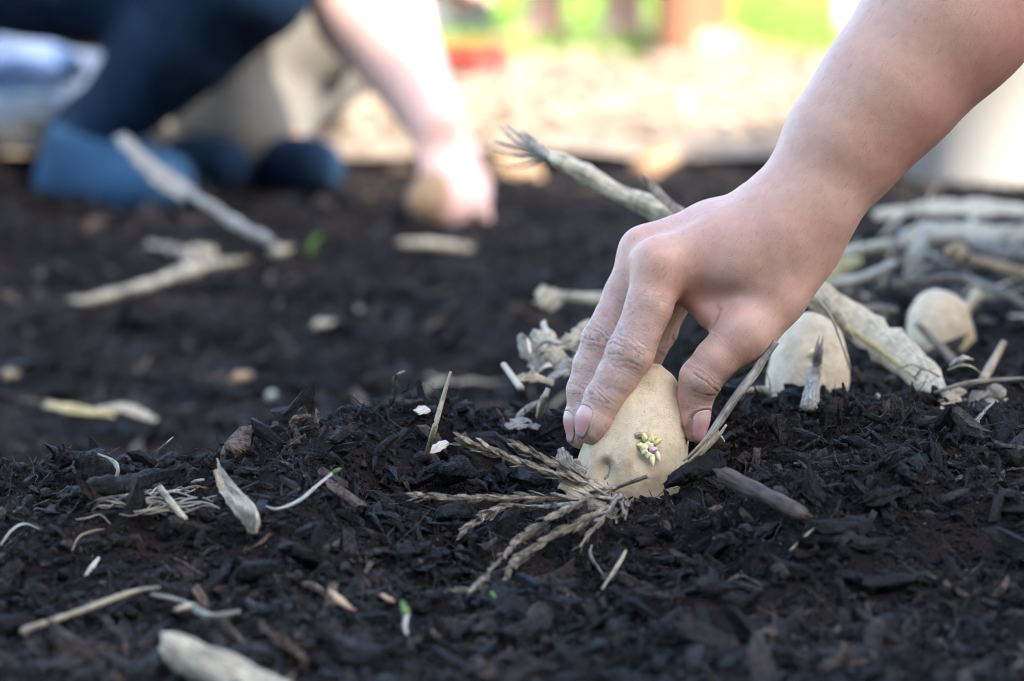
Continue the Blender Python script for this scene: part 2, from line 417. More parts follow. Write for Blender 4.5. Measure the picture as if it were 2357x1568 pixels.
def fibre_base(k):
    r = np.random.default_rng(300 + k); n = 7; c = np.cumsum(r.normal(0, 0.085, (n, 2)), 0); c -= c.mean(0); V = []
    for i in range(n):
        t = i / (n - 1) * 2 - 1; w = 0.035 * (1 - 0.5 * abs(t) ** 4)
        for a in range(3): V.append((t, c[i, 0] + w * math.cos(a * 2.094), c[i, 1] * 0.6 + w * math.sin(a * 2.094)))
    F = []
    for i in range(n - 1):
        for j in range(3):
            a, b = i * 3 + j, i * 3 + (j + 1) % 3; F += [(a, b, b + 3), (a, b + 3, a + 3)]
    return np.array(V), np.array(F)
def randrot(n, tilt):
    yaw = rng.uniform(0, 2 * np.pi, n); p = rng.normal(0, tilt, n); r_ = rng.normal(0, tilt, n)
    cy, sy, cp, sp, cr, sr = np.cos(yaw), np.sin(yaw), np.cos(p), np.sin(p), np.cos(r_), np.sin(r_)
    Z = np.zeros(n); O = np.ones(n)
    Rz = np.stack([cy, -sy, Z, sy, cy, Z, Z, Z, O], -1).reshape(-1, 3, 3)
    Ry = np.stack([cp, Z, sp, Z, O, Z, -sp, Z, cp], -1).reshape(-1, 3, 3)
    Rx = np.stack([O, Z, Z, Z, cr, -sr, Z, sr, cr], -1).reshape(-1, 3, 3)
    return Rz @ Ry @ Rx
class Heap:
    def __init__(s): s.v, s.f, s.t, s.h, s.n = [], [], [], [], 0; s.sm = []; s.cur = False
    def add(s, bases, pos, size, rot, aniso, tone, hue):
        which = rng.integers(0, len(bases), len(pos))
        for b in range(len(bases)):
            m = which == b
            if not m.any(): continue
            V, F = bases[b]; k = int(m.sum())
            vv = V[None] * (size[m][:, None] * aniso[m])[:, None, :]
            vv = np.einsum('nij,nkj->nki', rot[m], vv) + pos[m][:, None, :]
            s.v.append(vv.reshape(-1, 3)); s.f.append((F[None] + (np.arange(k) * len(V))[:, None, None] + s.n).reshape(-1, 3))
            s.t.append(np.repeat(tone[m], len(V))); s.h.append(np.repeat(hue[m], len(V))); s.n += k * len(V); s.sm.append(np.full(k * len(F), s.cur))
    def build(s, name, mat, smooth=False):
        o = link_mesh(name, np.concatenate(s.v), np.concatenate(s.f), mat, None, smooth); o.data.polygons.foreach_set('use_smooth', np.concatenate(s.sm))
        fattr(o, 'tone', np.concatenate(s.t)); fattr(o, 'hue', np.concatenate(s.h)); return o
def scatter(n, d0, d1, marg, zlift, power=1.0):
    d = d0 + (d1 - d0) * rng.uniform(0, 1, n) ** power
    x = rng.uniform(-1, 1, n) * (0.172 * d + marg); return np.stack([x, d, height(x, d) + zlift], -1)
def tone_of(p, n, hotp=0.03):
    base = 0.41 + 0.27 * fbm(p * 11.0, 2, 77) + rng.normal(0, 0.23, n)
    hot = rng.uniform(0, 1, n) < hotp; base[hot] = rng.uniform(0.85, 1.0, hot.sum()); return np.clip(base, 0, 1)
def hue_of(p, n): return np.clip((0.5 + 0.9 * fbm(p * 16.0, 2, 88)) * rng.uniform(0.3, 1.3, n), 0, 1) ** 2.0
clods = [clod_base(k) for k in range(10)]; smallc = [clod_base(k + 20, 1) for k in range(3)]
tiny = [clod_base(k + 40, 0 + 1) for k in range(1)]
octv = np.array([(1, 0, 0), (-1, 0, 0), (0, 1, 0), (0, -1, 0), (0, 0, 1), (0, 0, -1)], float); octf = np.array([(0, 2, 4), (2, 1, 4), (1, 3, 4), (3, 0, 4), (2, 0, 5), (1, 2, 5), (3, 1, 5), (0, 3, 5)])
octs = [(octv * np.random.default_rng(k).uniform(0.55, 1.25, (6, 1)), octf) for k in range(8)]
bigchunk = [chunk_base(k, 2) for k in range(12)]; chunks = [chunk_base(k + 20, 1) for k in range(14)]; chips = [chip_base(k) for k in range(12)]; fibres = [fibre_base(k) for k in range(10)]
H = Heap()
def add(n, bases, d0, d1, marg, lift, smin_, smax, pw, tilt, an0, an1, tone_shift=0.0):
    p = scatter(n, d0, d1, marg, 0)
    # keep the pressed pocket of the planted potato clear
    clear = ((p[:, 0] - 0.061) / 0.022) ** 2 + ((p[:, 1] - 1.474) / 0.019) ** 2 > 1.0
    p = p[clear]; n = len(p)
    s = smin_ + (smax - smin_) * rng.uniform(0, 1, n) ** pw
    p[:, 2] += lift * s + rng.uniform(-0.5, 0.9, n) * s * 0.5
    an = np.stack([rng.uniform(a, b, n) for a, b in zip(an0, an1)], -1)
    H.add(bases, p, s, randrot(n, tilt), an, np.clip(tone_of(p, n, 0.004 if bases[0][0].shape[0] >= 42 else 0.035) + tone_shift, 0, 1), hue_of(p, n))
H.cur = True
add(4200, clods, 1.10, 1.95, 0.10, 0.3, 0.0014, 0.0050, 2.4, 0.8, (0.8, 0.8, 0.7), (1.4, 1.2, 1.0), -0.05)
H.cur = False
add(1000, bigchunk, 1.10, 1.95, 0.10, 0.16, 0.0065, 0.0135, 1.7, 0.42, (0.8, 0.7, 0.8), (1.3, 1.3, 1.4), 0.10)
add(4800, chunks, 1.08, 1.95, 0.10, 0.25, 0.0030, 0.0080, 1.7, 0.62, (0.8, 0.7, 0.8), (1.5, 1.3, 1.5), 0.08)
add(1800, chips, 1.08, 1.95, 0.10, 0.25, 0.0026, 0.0080, 1.8, 0.65, (0.8, 0.5, 0.7), (1.5, 0.9, 1.6), 0.10)
add(10000, fibres, 1.08, 1.95, 0.10, 0.40, 0.0025, 0.012, 2.2, 0.7, (0.8, 0.30, 0.30), (1.3, 1.1, 1.0), 0.26)
add(28000, octs, 1.12, 1.75, 0.06, 0.25, 0.0007, 0.0022, 1.8, 1.2, (0.8, 0.7, 0.6), (1.6, 1.2, 1.0), -0.05)  # filler crumbs toned darker so gaps between chips look shaded
add(16000, octs, 1.34, 1.62, 0.04, 1.2, 0.0004, 0.0011, 1.5, 1.2, (0.8, 0.7, 0.6), (1.9, 1.2, 1.0), 0.12)
add(2200, chunks, 1.95, 3.55, 0.55, 0.1, 0.006, 0.018, 2.2, 0.5, (0.8, 0.8, 0.6), (1.3, 1.2, 0.9), 0.14)
add(5200, chips, 1.95, 3.55, 0.55, 0.1, 0.005, 0.018, 2.5, 0.4, (0.8, 0.7, 0.6), (1.5, 1.2, 1.4), 0.18)
crumbs = H.build('compost_crumbs', M_CRUMB)
tag(crumbs, 'loose dark compost crumbs, bark chips and fibres covering the bed', 'compost', kind='stuff')

# ---- straw path and lawn
M_PATH = simple_mat('path_straw', (0.34, 0.26, 0.18), (0.26, 0.19, 0.13), 14, 0.8, 0.01)
M_LAWN = simple_mat('lawn_grass', (0.12, 0.24, 0.03), (0.075, 0.16, 0.018), 9, 0.8, 0.02)
def sheet(name, x, y, z0, amp, mat, label, cat):
    X, Y = np.meshgrid(x, y, indexing='ij'); p = np.stack([X, Y, X * 0], -1); Z = z0 + amp * fbm(p * 5, 3, 61)
    a, b = X.shape; i = (np.arange(a - 1)[:, None] * b + np.arange(b - 1)[None]).ravel()
    o = link_mesh(name, np.stack([X, Y, Z], -1).reshape(-1, 3), np.stack([i, i + b, i + b + 1, i + 1], -1), mat)
    return tag(o, label, cat, kind='structure')
sheet('straw_path', spaced(np.arange(-2, 2.01, 0.05), -30, 30), np.arange(3.62, 5.78, 0.05), 0.020, 0.012, M_PATH, 'sunlit straw mulch path behind the bed', 'path')
sheet('lawn', spaced(np.arange(-3, 3.01, 0.1), -800, 800), spaced(np.arange(5.75, 11.1, 0.1), 5.72, 800), 0.024, 0.012, M_LAWN, 'bright green sunlit lawn beyond the path', 'lawn')
def tone_mat(name, stops, rough=0.7, trans=0.0):
    m, nt, b = new_mat(name); k = NB(nt); k.l(k.ramp(k.attr('tone'), stops), b.inputs['Base Color']); b.inputs['Roughness'].default_value = rough
    if trans: b.inputs['Transmission Weight'].default_value = 0; b.inputs['Subsurface Weight'].default_value = trans; b.inputs['Subsurface Scale'].default_value = 0.01
    return m
H2 = Heap(); n = 13000
p = np.stack([rng.uniform(-2.0, 2.0, n), rng.uniform(3.52, 5.72, n), np.full(n, 0.032) + rng.uniform(0, 0.02, n)], -1)
H2.add(octs, p, 0.010 + 0.022 * rng.uniform(0, 1, n) ** 2, randrot(n, 0.25), np.stack([rng.uniform(.8, 1.5, n), rng.uniform(.15, .35, n), rng.uniform(.08, .2, n)], -1), rng.uniform(0, 1, n), rng.uniform(0, 1, n))
o = H2.build('straw_mulch', tone_mat('straw_mulch', [(0, (0.20, 0.145, 0.10)), (0.35, (0.28, 0.21, 0.145)), (0.8, (0.36, 0.285, 0.20)), (1, (0.46, 0.38, 0.28))]))
tag(o, 'pale straw and wood chip mulch strewn over the path', 'mulch', kind='stuff')
n = 26000; gv, gf, gt = [], [], []
gp = np.stack([rng.uniform(-2.2, 2.2, n), 5.72 + 4.6 * rng.uniform(0, 1, n) ** 1.4, np.full(n, 0.02)], -1)
ang = rng.uniform(0, 6.28, n); hh = rng.uniform(0.03, 0.075, n); ww = 0.004; lean = rng.normal(0, 0.02, (n, 2))
dx = np.stack([np.cos(ang) * ww, np.sin(ang) * ww, np.zeros(n)], -1); tip = gp + np.stack([lean[:, 0], lean[:, 1], hh], -1); midp = gp + np.stack([lean[:, 0] * .3, lean[:, 1] * .3, hh * .55], -1)
gv = np.stack([gp - dx, gp + dx, midp + dx * .8, midp - dx * .8, tip], 1).reshape(-1, 3)
b5 = (np.arange(n) * 5)[:, None]; gf = np.concatenate([b5 + np.array([[0, 1, 2]]), b5 + np.array([[0, 2, 3]]), b5 + np.array([[3, 2, 4]])])
o = link_mesh('grass_blades', gv, gf, tone_mat('grass_blade', [(0, (0.10, 0.20, 0.02)), (0.5, (0.17, 0.30, 0.03)), (1, (0.25, 0.36, 0.05))], 0.6)); fattr(o, 'tone', np.repeat(rng.uniform(0, 1, n), 5))
tag(o, 'short grass blades of the sunlit lawn', 'grass', kind='stuff')

# ---- unseen building added behind the camera to shade the bed
def bx(bm, c, s):
    m = Matrix.Translation(Vector(c)) @ Matrix.Diagonal((*s, 1)); bmesh.ops.create_cube(bm, size=1, matrix=m)
def boxes(name, items, mat, parent=None):
    bm = bmesh.new()
    for c, s in items: bx(bm, c, s)
    me = bpy.data.meshes.new(name); bm.to_mesh(me); bm.free(); me.materials.append(mat)
    o = bpy.data.objects.new(name, me); COL.objects.link(o)
    if parent: o.parent = parent
    return o
SHADE_Y = 3.25                                   # where the shade ends on the bed
HY = -3.4
EAVE = (SHADE_Y - HY) / math.cos(SUN_AZ) * math.tan(SUN_EL)
shade_house = empty('shade_house', (2.5, HY - 3, 0)); tag(shade_house, 'unseen building added behind the photographer to shade the bed', 'shade_house')
M_WALL = simple_mat('render_wall', (0.45, 0.42, 0.38), (0.36, 0.33, 0.30), 5, 0.9, 0.003)
M_ROOF = simple_mat('roof_tile', (0.16, 0.08, 0.06), (0.08, 0.04, 0.035), 12, 0.8, 0.01)
M_GLASS = simple_mat('window_glass', (0.03, 0.04, 0.05), (0.02, 0.025, 0.03), 2, 0.05, 0.0)
M_PAINT = simple_mat('white_paint', (0.75, 0.74, 0.70), (0.66, 0.65, 0.62), 20, 0.5, 0.0005)
H_ = EAVE - 0.16
boxes('wall', [((0, 0, H_ / 2), (13, 5.6, H_))], M_WALL, shade_house)
hw = 2.8 + 0.0
rf = link_mesh('roof', [(-6.8, 3.0, H_), (6.8, 3.0, H_), (6.8, 3.0, H_ + .16), (-6.8, 3.0, H_ + .16), (-6.8, 0, H_ + .9), (6.8, 0, H_ + .9), (-6.8, -3.2, H_), (6.8, -3.2, H_), (-6.8, -3.2, H_ + .16), (6.8, -3.2, H_ + .16)],
    [(0, 1, 2, 3), (3, 2, 5, 4), (4, 5, 9, 8), (8, 9, 7, 6), (6, 7, 1, 0), (0, 3, 4, 8, 6), (1, 7, 9, 5, 2)], M_ROOF, shade_house, False)
for x in (-4.4, -1.4, 4.2):
    w = boxes('window', [((x, 2.83, 1.6), (1.2, 0.06, 1.2))], M_PAINT, shade_house); boxes('pane', [((x, 2.87, 1.6), (1.06, 0.03, 1.06))], M_GLASS, w)
dr = boxes('door', [((1.4, 2.83, 1.02), (0.95, 0.07, 2.04))], simple_mat('door_paint', (0.10, 0.16, 0.14), None, 9, 0.5, 0.0005), shade_house); boxes('handle', [((1.05, 2.9, 1.0), (0.12, 0.05, 0.03))], M_GLASS, dr)

# ================================================================== THE PLANTING HAND
# worked out in millimetres in a frame aligned with the view: x right, y away, z up
def L(u, v, w):
    d = 1500.0 + w; return np.array([(u - UC) / FPX * d, d, -(v - VC) / FPX * d])
ROT = np.stack([RGT, FWD, UPV], 1)               # local mm -> world
FING = {
 'index':  dict(j=[(1516, 612, -7, 12.6), (1494, 705, -12, 10.6), (1450, 815, -14, 10.7), (1420, 868, -14, 9.3), (1391, 918, -13.5, 8.7), (1369, 968, -14, 8.0), (1361, 990, -14, 6.5)],
                dors=(-0.66, -0.70, 0.28), wr=[(2, 7.5, 2.5, 0.54), (4, 4.8, 2.1, 0.32)]),
 'middle': dict(j=[(1489, 584, 13, 12.4), (1440, 680, 11, 10.3), (1389, 787, 6, 10.2), (1364, 845, 5, 9.1), (1349, 900, 4, 8.6), (1340, 965, 3, 7.8), (1337, 1002, 3, 6.3)],
                dors=(-0.85, -0.45, 0.25), wr=[(2, 7.5, 2.5, 0.54), (4, 4.8, 2.1, 0.32)]),
 'ring':   dict(j=[(1540, 592, 33, 11.6), (1525, 700, 37, 9.6), (1492, 800, 38, 9.2), (1458, 885, 36, 8.0), (1440, 940, 33, 7.4), (1430, 965, 31, 6.2)],
                dors=(-0.8, -0.2, 0.4), wr=[(2, 7, 2.3, 0.3)]),
 'little': dict(j=[(1585, 600, 50, 10.4), (1548, 700, 55, 8.2), (1522, 765, 55, 7.8), (1490, 830, 53, 6.8), (1475, 860, 50, 5.6)],
                dors=(-0.8, 0.1, 0.4), wr=[(2, 6, 2.3, 0.3)]),
 'thumb':  dict(j=[(1720, 768, -13, 12.4), (1650, 826, -15, 10.6), (1613, 872, -14, 10.5), (1600, 915, -11, 8.7), (1597, 962, -9.5, 7.5), (1598, 991, -9.5, 6.0)],
                dors=(0.76, -0.62, 0.15), wr=[(2, 5.5, 2.8, 0.62)]),
}
for f in FING.values():
    f['p'] = np.array([L(*q[:3]) for q in f['j']]); f['r'] = np.array([q[3] * 0.965 for q in f['j']])
    f['dors'] = np.array(f['dors']) / np.linalg.norm(f['dors'])
    f['s'] = np.concatenate([[0], np.cumsum(np.linalg.norm(np.diff(f['p'], axis=0), axis=1))])
def finger_sdf(p, f, k=3.0):
    d = None
    for i in range(len(f['p']) - 1):
        c = cone(p, f['p'][i], f['p'][i + 1], f['r'][i], f['r'][i + 1]); d = c if d is None else smin(d, c, k)
    return d
def chain(p, pts, k):
    d = None
    for (a, b) in zip(pts[:-1], pts[1:]):
        c = cone(p, L(*a[:3]), L(*b[:3]), a[3], b[3]); d = c if d is None else smin(d, c, k)
    return d
def palm_sdf(p):
    d = chain(p, [(1795, 492, 14, 15.5), (1640, 533, 14, 13.6), (1490, 584, 13, 12.4)], 6)
    d = smin(d, chain(p, [(1800, 525, 2, 15), (1660, 560, -2, 13.6), (1520, 611, -6, 12.4)], 6), 9)
    d = smin(d, chain(p, [(1805, 490, 29, 14), (1540, 592, 33, 11.4)], 6), 9)
    d = smin(d, chain(p, [(1815, 500, 42, 13), (1588, 602, 50, 10.4)], 6), 9)
    d = smin(d, chain(p, [(1800, 575, 3, 19), (1690, 618, 2, 17), (1605, 648, 2, 11)], 8), 10)     # interosseous mass
    d = smin(d, chain(p, [(1790, 600, 26, 17), (1650, 650, 34, 12)], 8), 12)                        # hypothenar
    d = smin(d, chain(p, [(1880, 478, -8, 15.5), (1800, 545, -6, 15.5), (1740, 580, -3, 14)], 8), 24)
    th = chain(p, [(1846, 585, 0, 15.2), (1786, 680, -8, 13.6), (1720, 768, -13, 12.6)], 6)
    d = smin(d, th, 8)
    d = smin(d, chain(p, [(1610, 672, 2, 8.5), (1650, 712, -2, 9.0), (1705, 735, -9, 9.5)], 5), 8)  # web of the thumb
    fa = chain(p, [(1850, 470, 2, 24.5), (1949, 322, 0, 27.5), (2049, 199, 0, 32), (2178, 38, 2, 38), (2400, -200, 4, 43), (2590, -400, 6, 37)], 14)
    fa = smin(fa, chain(p, [(1862, 472, 26, 21.5), (1960, 325, 28, 24.5), (2062, 205, 30, 29), (2190, 45, 30, 35), (2590, -400, 22, 36)], 14), 18)
    ua = chain(p, [(2590, -400, 14, 38), (2720, -760, 70, 44), (2780, -1150, 150, 50)], 14)
    return smin(smin(d, fa, 15), ua, 20)
def hand_sdf(p):
    pal = palm_sdf(p); d = pal
    for nm, f in FING.items():
        near_ = f['p'].mean(0)
        m = np.linalg.norm(p - near_, axis=1) < 110
        if not m.any(): continue
        h = smin(pal[m], finger_sdf(p[m], f), 6.5 if nm != 'thumb' else 7.5)
        d[m] = smin(d[m], h, 0.9)
    return d
NAILS = [('index', 0.83, 7.3, 4.9, (-0.74, -0.62, 0.12), 0), ('middle', 0.82, 7.3, 4.9, (-0.90, -0.40, 0.1), 0), ('thumb', 0.80, 8.0, 6.2, (0.62, -0.77, 0.1), 0)]
nail_frames = []
for nm, frac, hl, hw_, dd, _ in NAILS:
    f = FING[nm]; a = f['p'][-3]; b = f['p'][-1]; ax = (b - a) / np.linalg.norm(b - a)
    n_ = np.array(dd); n_ = n_ - (n_ @ ax) * ax; n_ /= np.linalg.norm(n_); s_ = np.cross(ax, n_)
    nail_frames.append((nm, a + (b - a) * frac + ax * 0.5, ax, n_, s_, hl, hw_))
hv, hf = mesh_sdf(hand_sdf, (20, 1400, -95), (420, 1720, 330), 0.84)
# relax the surface slightly, then wrinkles, knuckle folds and nail beds as real relief
def relax(v, f, it, lam=0.5):
    e = np.concatenate([f[:, [0, 1]], f[:, [1, 2]], f[:, [2, 3]], f[:, [3, 0]]]); 
    for _ in range(it):
        s = np.zeros_like(v); c = np.zeros(len(v))
        for k in range(3):
            s[:, k] = np.bincount(e[:, 0], v[e[:, 1], k], len(v)) + np.bincount(e[:, 1], v[e[:, 0], k], len(v))
        c = np.bincount(e[:, 0], minlength=len(v)) + np.bincount(e[:, 1], minlength=len(v))
        v = v + lam * (s / c[:, None] - v)
    return v
hv = relax(hv, hf, 2)
smo = sstep(1690, 1780, hv[:, 0] * FPX / hv[:, 1] + UC)[:, None]; hv = hv + smo * (relax(hv, hf, 70) - hv)      # even out the wrist and forearm
hn = vnormals(hv, hf)
best = np.full(len(hv), 1e9); S_ = np.zeros(len(hv)); T_ = np.zeros(len(hv)); fid = np.full(len(hv), -1); wr = np.zeros(len(hv)); disp = np.zeros(len(hv)); bulge = np.zeros(len(hv)); fing = np.zeros(len(hv)); red = np.zeros(len(hv)); dust = np.zeros(len(hv))
for k_, (nm, f) in enumerate(FING.items()):
    for i in range(len(f['p']) - 1):
        a, b = f['p'][i], f['p'][i + 1]; ab = b - a; t = np.clip(((hv - a) @ ab) / (ab @ ab), 0, 1); q = hv - a - t[:, None] * ab
        dist = np.linalg.norm(q, axis=1) - (f['r'][i] + (f['r'][i + 1] - f['r'][i]) * t)
        m = dist < best
        best[m] = dist[m]; S_[m] = f['s'][i] + t[m] * np.linalg.norm(ab); T_[m] = q[m] @ np.cross(ab / np.linalg.norm(ab), f['dors']); fid[m] = k_
for k_, (nm, f) in enumerate(FING.items()):
    m = (fid == k_) & (best < 2.5); q = hv[m]; s = S_[m]; t = T_[m]; c = hn[m] @ f['dors']
    fing[m] = sstep(8, 22, s) if nm != 'thumb' else sstep(0, 14, s)
    tipS = f['s'][-1]
    red[m] = 0.55 * sstep(tipS - 30, tipS - 2, s) * sstep(0.6, -0.3, c)
    dust[m] = sstep(5, 40, s) * (0.35 + 0.65 * sstep(-0.1, 0.5, c)) * (1.0 if nm in ('index', 'middle') else 0.35)
    for (ji, sig, lam, amp) in f['wr']:
        sj = f['s'][ji]
        mask = np.exp(-((s - sj) / sig) ** 2) * sstep(-0.15, 0.45, c)
        wp = 0.55 * vnoise(q / 5.5, 3) + 0.16 * vnoise(q / 2.2, 4) + 0.010 * t * t * np.sign(s - sj)
        ph = s / lam + wp
        g = (1 - np.abs(np.sin(np.pi * ph))) ** 2.2
        ph2 = (s + 0.45 * t) / (lam * 1.6) + 0.5 * vnoise(q / 4.0, 8); g2 = (1 - np.abs(np.sin(np.pi * ph2))) ** 4
        g = np.maximum(g, 0.6 * g2)
        disp[m] -= amp * mask * g
        bulge[m] += min(amp, .45) * 0.8 * np.exp(-((s - sj) / (sig * 0.8)) ** 2) * sstep(0.0, 0.8, c)
        wr[m] = np.maximum(wr[m], mask * g)
    # palmar flexion creases and soft pad
    for ji in (2, 4):
        if ji < len(f['s']) - 1: disp[m] -= 0.5 * np.exp(-((s - f['s'][ji] - 1.5) / 1.1) ** 2) * sstep(0.0, -0.5, c)
for (nm, c0, ax, n_, s_, hl, hw_) in nail_frames:
    q = hv - c0; x = q @ ax; y = q @ s_; z = q @ n_
    m = (np.abs(x) < 16) & (np.abs(y) < 12) & (z > 0) & (fid == list(FING).index(nm))
    rr = ((np.abs(x) / hl) ** 3.0 + (np.abs(y) / hw_) ** 3.0) ** (1 / 3.0)
    ridge = np.exp(-((rr - 1.16) / 0.11) ** 2) * np.where(x > hl * 0.75, 0.15, 1.0)
    disp += m * (0.50 * ridge - 0.38 * sstep(1.02, 0.86, rr))
    wr = np.maximum(wr, m * 0.45 * np.exp(-((rr - 1.04) / 0.06) ** 2))
    disp += m * (-0.18) * np.exp(-((rr - 1.02) / 0.05) ** 2) * (x < hl * .8)
# fold where the web meets the thumb, broad veins and tendons of the back of the hand
def groove(pts, wd, dep):
    global disp, wr
    d = np.full(len(hv), 1e9)
    for a, b in zip(pts[:-1], pts[1:]):
        d = np.minimum(d, cone(hv, L(*a), L(*b), 0, 0))
    g = np.exp(-(d / wd) ** 2); disp -= dep * g; return g
g = groove([(1652, 712, -14), (1648, 735, -14), (1642, 765, -13)], 1.8, 1.5); wr = np.maximum(wr, 0.35 * g)
groove([(1622, 688, -12), (1690, 706, -16), (1765, 700, -18)], 6.5, 2.3)
groove([(1600, 640, -14), (1690, 640, -20), (1780, 610, -20)], 11.0, -1.6)
groove([(1486, 566, -4), (1560, 548, -6), (1640, 522, -4)], 4.5, 0.9)
groove([(1512, 600, -20)] * 2, 7.5, -1.0); groove([(1462, 560, 6)] * 2, 7.0, -0.8)
for pts, dep in (([(1770, 480, -12), (1640, 545, -14), (1540, 590, -16)], -0.55), ([(1740, 440, 5), (1600, 505, 2), (1500, 545, 4)], -0.5)):
    groove(pts, 5.0, dep)
disp += 0.16 * fbm(hv / 7.0, 3, 91)
hv2 = hv + hn * (disp + bulge)[:, None]
knuck = np.zeros(len(hv))
for u, v, w in ((1500, 590, -18), (1460, 556, 4)): knuck += np.exp(-(np.linalg.norm(hv - L(u, v, w), axis=1) / 11) ** 2)
web = np.exp(-(np.linalg.norm(hv - L(1610, 715, -6), axis=1) / 16) ** 2)
under = sstep(-0.1, 0.75, hn @ np.array([0.75, 0.15, -0.6])) * sstep(1950, 2100, hv[:, 0] * FPX / hv[:, 1] + UC)  # red tint stands in for shade on the forearm's underside
red = np.clip(red + 0.35 * web + 0.55 * under, 0, 1)
dust = np.clip(dust + 0.12 * np.clip(knuck, 0, 1), 0, 1)
org = L(1460, 1010, -5)
def to_world(o): return (o @ ROT.T) * 0.001 + CAMP
arm = link_mesh('person', to_world(hv2), hf, M_SKIN)
for a_, b_ in (('wr', wr), ('red', red), ('dust', dust), ('fing', np.clip(fing, 0, 1))): fattr(arm, a_, b_)
vattr(arm, 'st', np.stack([S_, T_, fid * 7.0], -1))
axd = np.array([-0.62, 0.0, -0.78]); lat = np.array([0.78, 0.0, -0.62])
vattr(arm, 'hair', np.stack([hv @ lat + 3 * vnoise(hv / 20, 2), hv @ axd, hv[:, 1] * 0.4], -1))
recentre(arm, to_world(org))
tag(arm, 'bare forearm and dusty hand pressing a sprouting seed potato into the soil', 'person')
# nails
def nail_mat():
    m, nt, b = new_mat('nail'); k = NB(nt); t = k.attr('along'); r_ = k.attr('rim')
    nz = k.noise(k.obj(), 900, 3, 0.5)
    col = k.ramp(t, [(0.0, (0.46, 0.30, 0.27)), (0.20, (0.50, 0.32, 0.30)), (0.36, (0.48, 0.235, 0.225)), (0.84, (0.48, 0.225, 0.215)), (0.91, (0.44, 0.32, 0.27)), (0.97, (0.12, 0.09, 0.075)), (1.0, (0.07, 0.052, 0.045))])
    col = k.mix(k.math('MULTIPLY', r_, 0.55), col, (0.48, 0.36, 0.31))
    col = k.mix(k.math('MULTIPLY', nz, 0.18), col, (0.45, 0.38, 0.34))
    k.l(col, b.inputs['Base Color']); b.inputs['Roughness'].default_value = 0.36; b.inputs['Subsurface Weight'].default_value = 0.15; b.inputs['Subsurface Scale'].default_value = 0.002
    b.inputs['Specular IOR Level'].default_value = 0.35
    k.l(k.bump(k.noise(k.mapping(k.attr('st', True), (1.2, 0.1, 1)), 1.0, 2), 0.0002, 0.5), b.inputs['Normal'])
    return m
M_NAIL = nail_mat()
for (nm, c0, ax, n_, s_, hl, hw_) in nail_frames:
    NR, NA = 12, 36; V, F, AL, RM, ST = [], [], [], [], []
    pts2 = [(0, 0, 0)]
    for i in range(1, NR + 1):
        for j in range(NA):
            a = 2 * math.pi * j / NA; c, s = math.cos(a), math.sin(a); e = (abs(c) ** 3 + abs(s) ** 3) ** (-1 / 3.0); pts2.append((i / NR * e * c * hl * (1.06 if c > 0 else 1.0), i / NR * e * s * hw_, i / NR))
    pts2 = np.array(pts2)
    base = c0 + pts2[:, :1] * ax
    fr = FING[nm]['r'][-2]
    ang = pts2[:, 1] / fr
    dirs = np.cos(ang)[:, None] * n_ + np.sin(ang)[:, None] * s_
    pos = base + dirs * 22.0
    for _ in range(40): pos = pos - dirs * hand_sdf(pos)[:, None] * 0.9
    pos = pos + dirs * (-0.08 - 0.42 * pts2[:, 2] ** 4 * np.where(pts2[:, 0] > 0.55 * hl, 0.15, 1.0) + 0.16 * (1 - np.abs(pts2[:, 1]) / hw_) * sstep(-1.0, -0.2, pts2[:, 0] / hl))[:, None]
    F = [(0, 1 + j, 1 + (j + 1) % NA) for j in range(NA)]
    for i in range(NR - 1):
        for j in range(NA): a = 1 + i * NA + j; b = 1 + i * NA + (j + 1) % NA; F.append((a, a + NA, b + NA, b))
    o = link_mesh('fingernail', to_world(pos) - to_world(org), F, M_NAIL, arm)
    fattr(o, 'along', np.clip((pts2[:, 0] / hl + 1) / 2, 0, 1)); fattr(o, 'rim', pts2[:, 2] ** 5); vattr(o, 'st', np.stack([pts2[:, 1], pts2[:, 0], pts2[:, 0] * 0], -1))
    md = o.modifiers.new('thickness', 'SOLIDIFY'); md.thickness = 0.0006; md.offset = -1
    if nm == 'thumb': o['label'] = 'pink thumbnail with pale free edge'

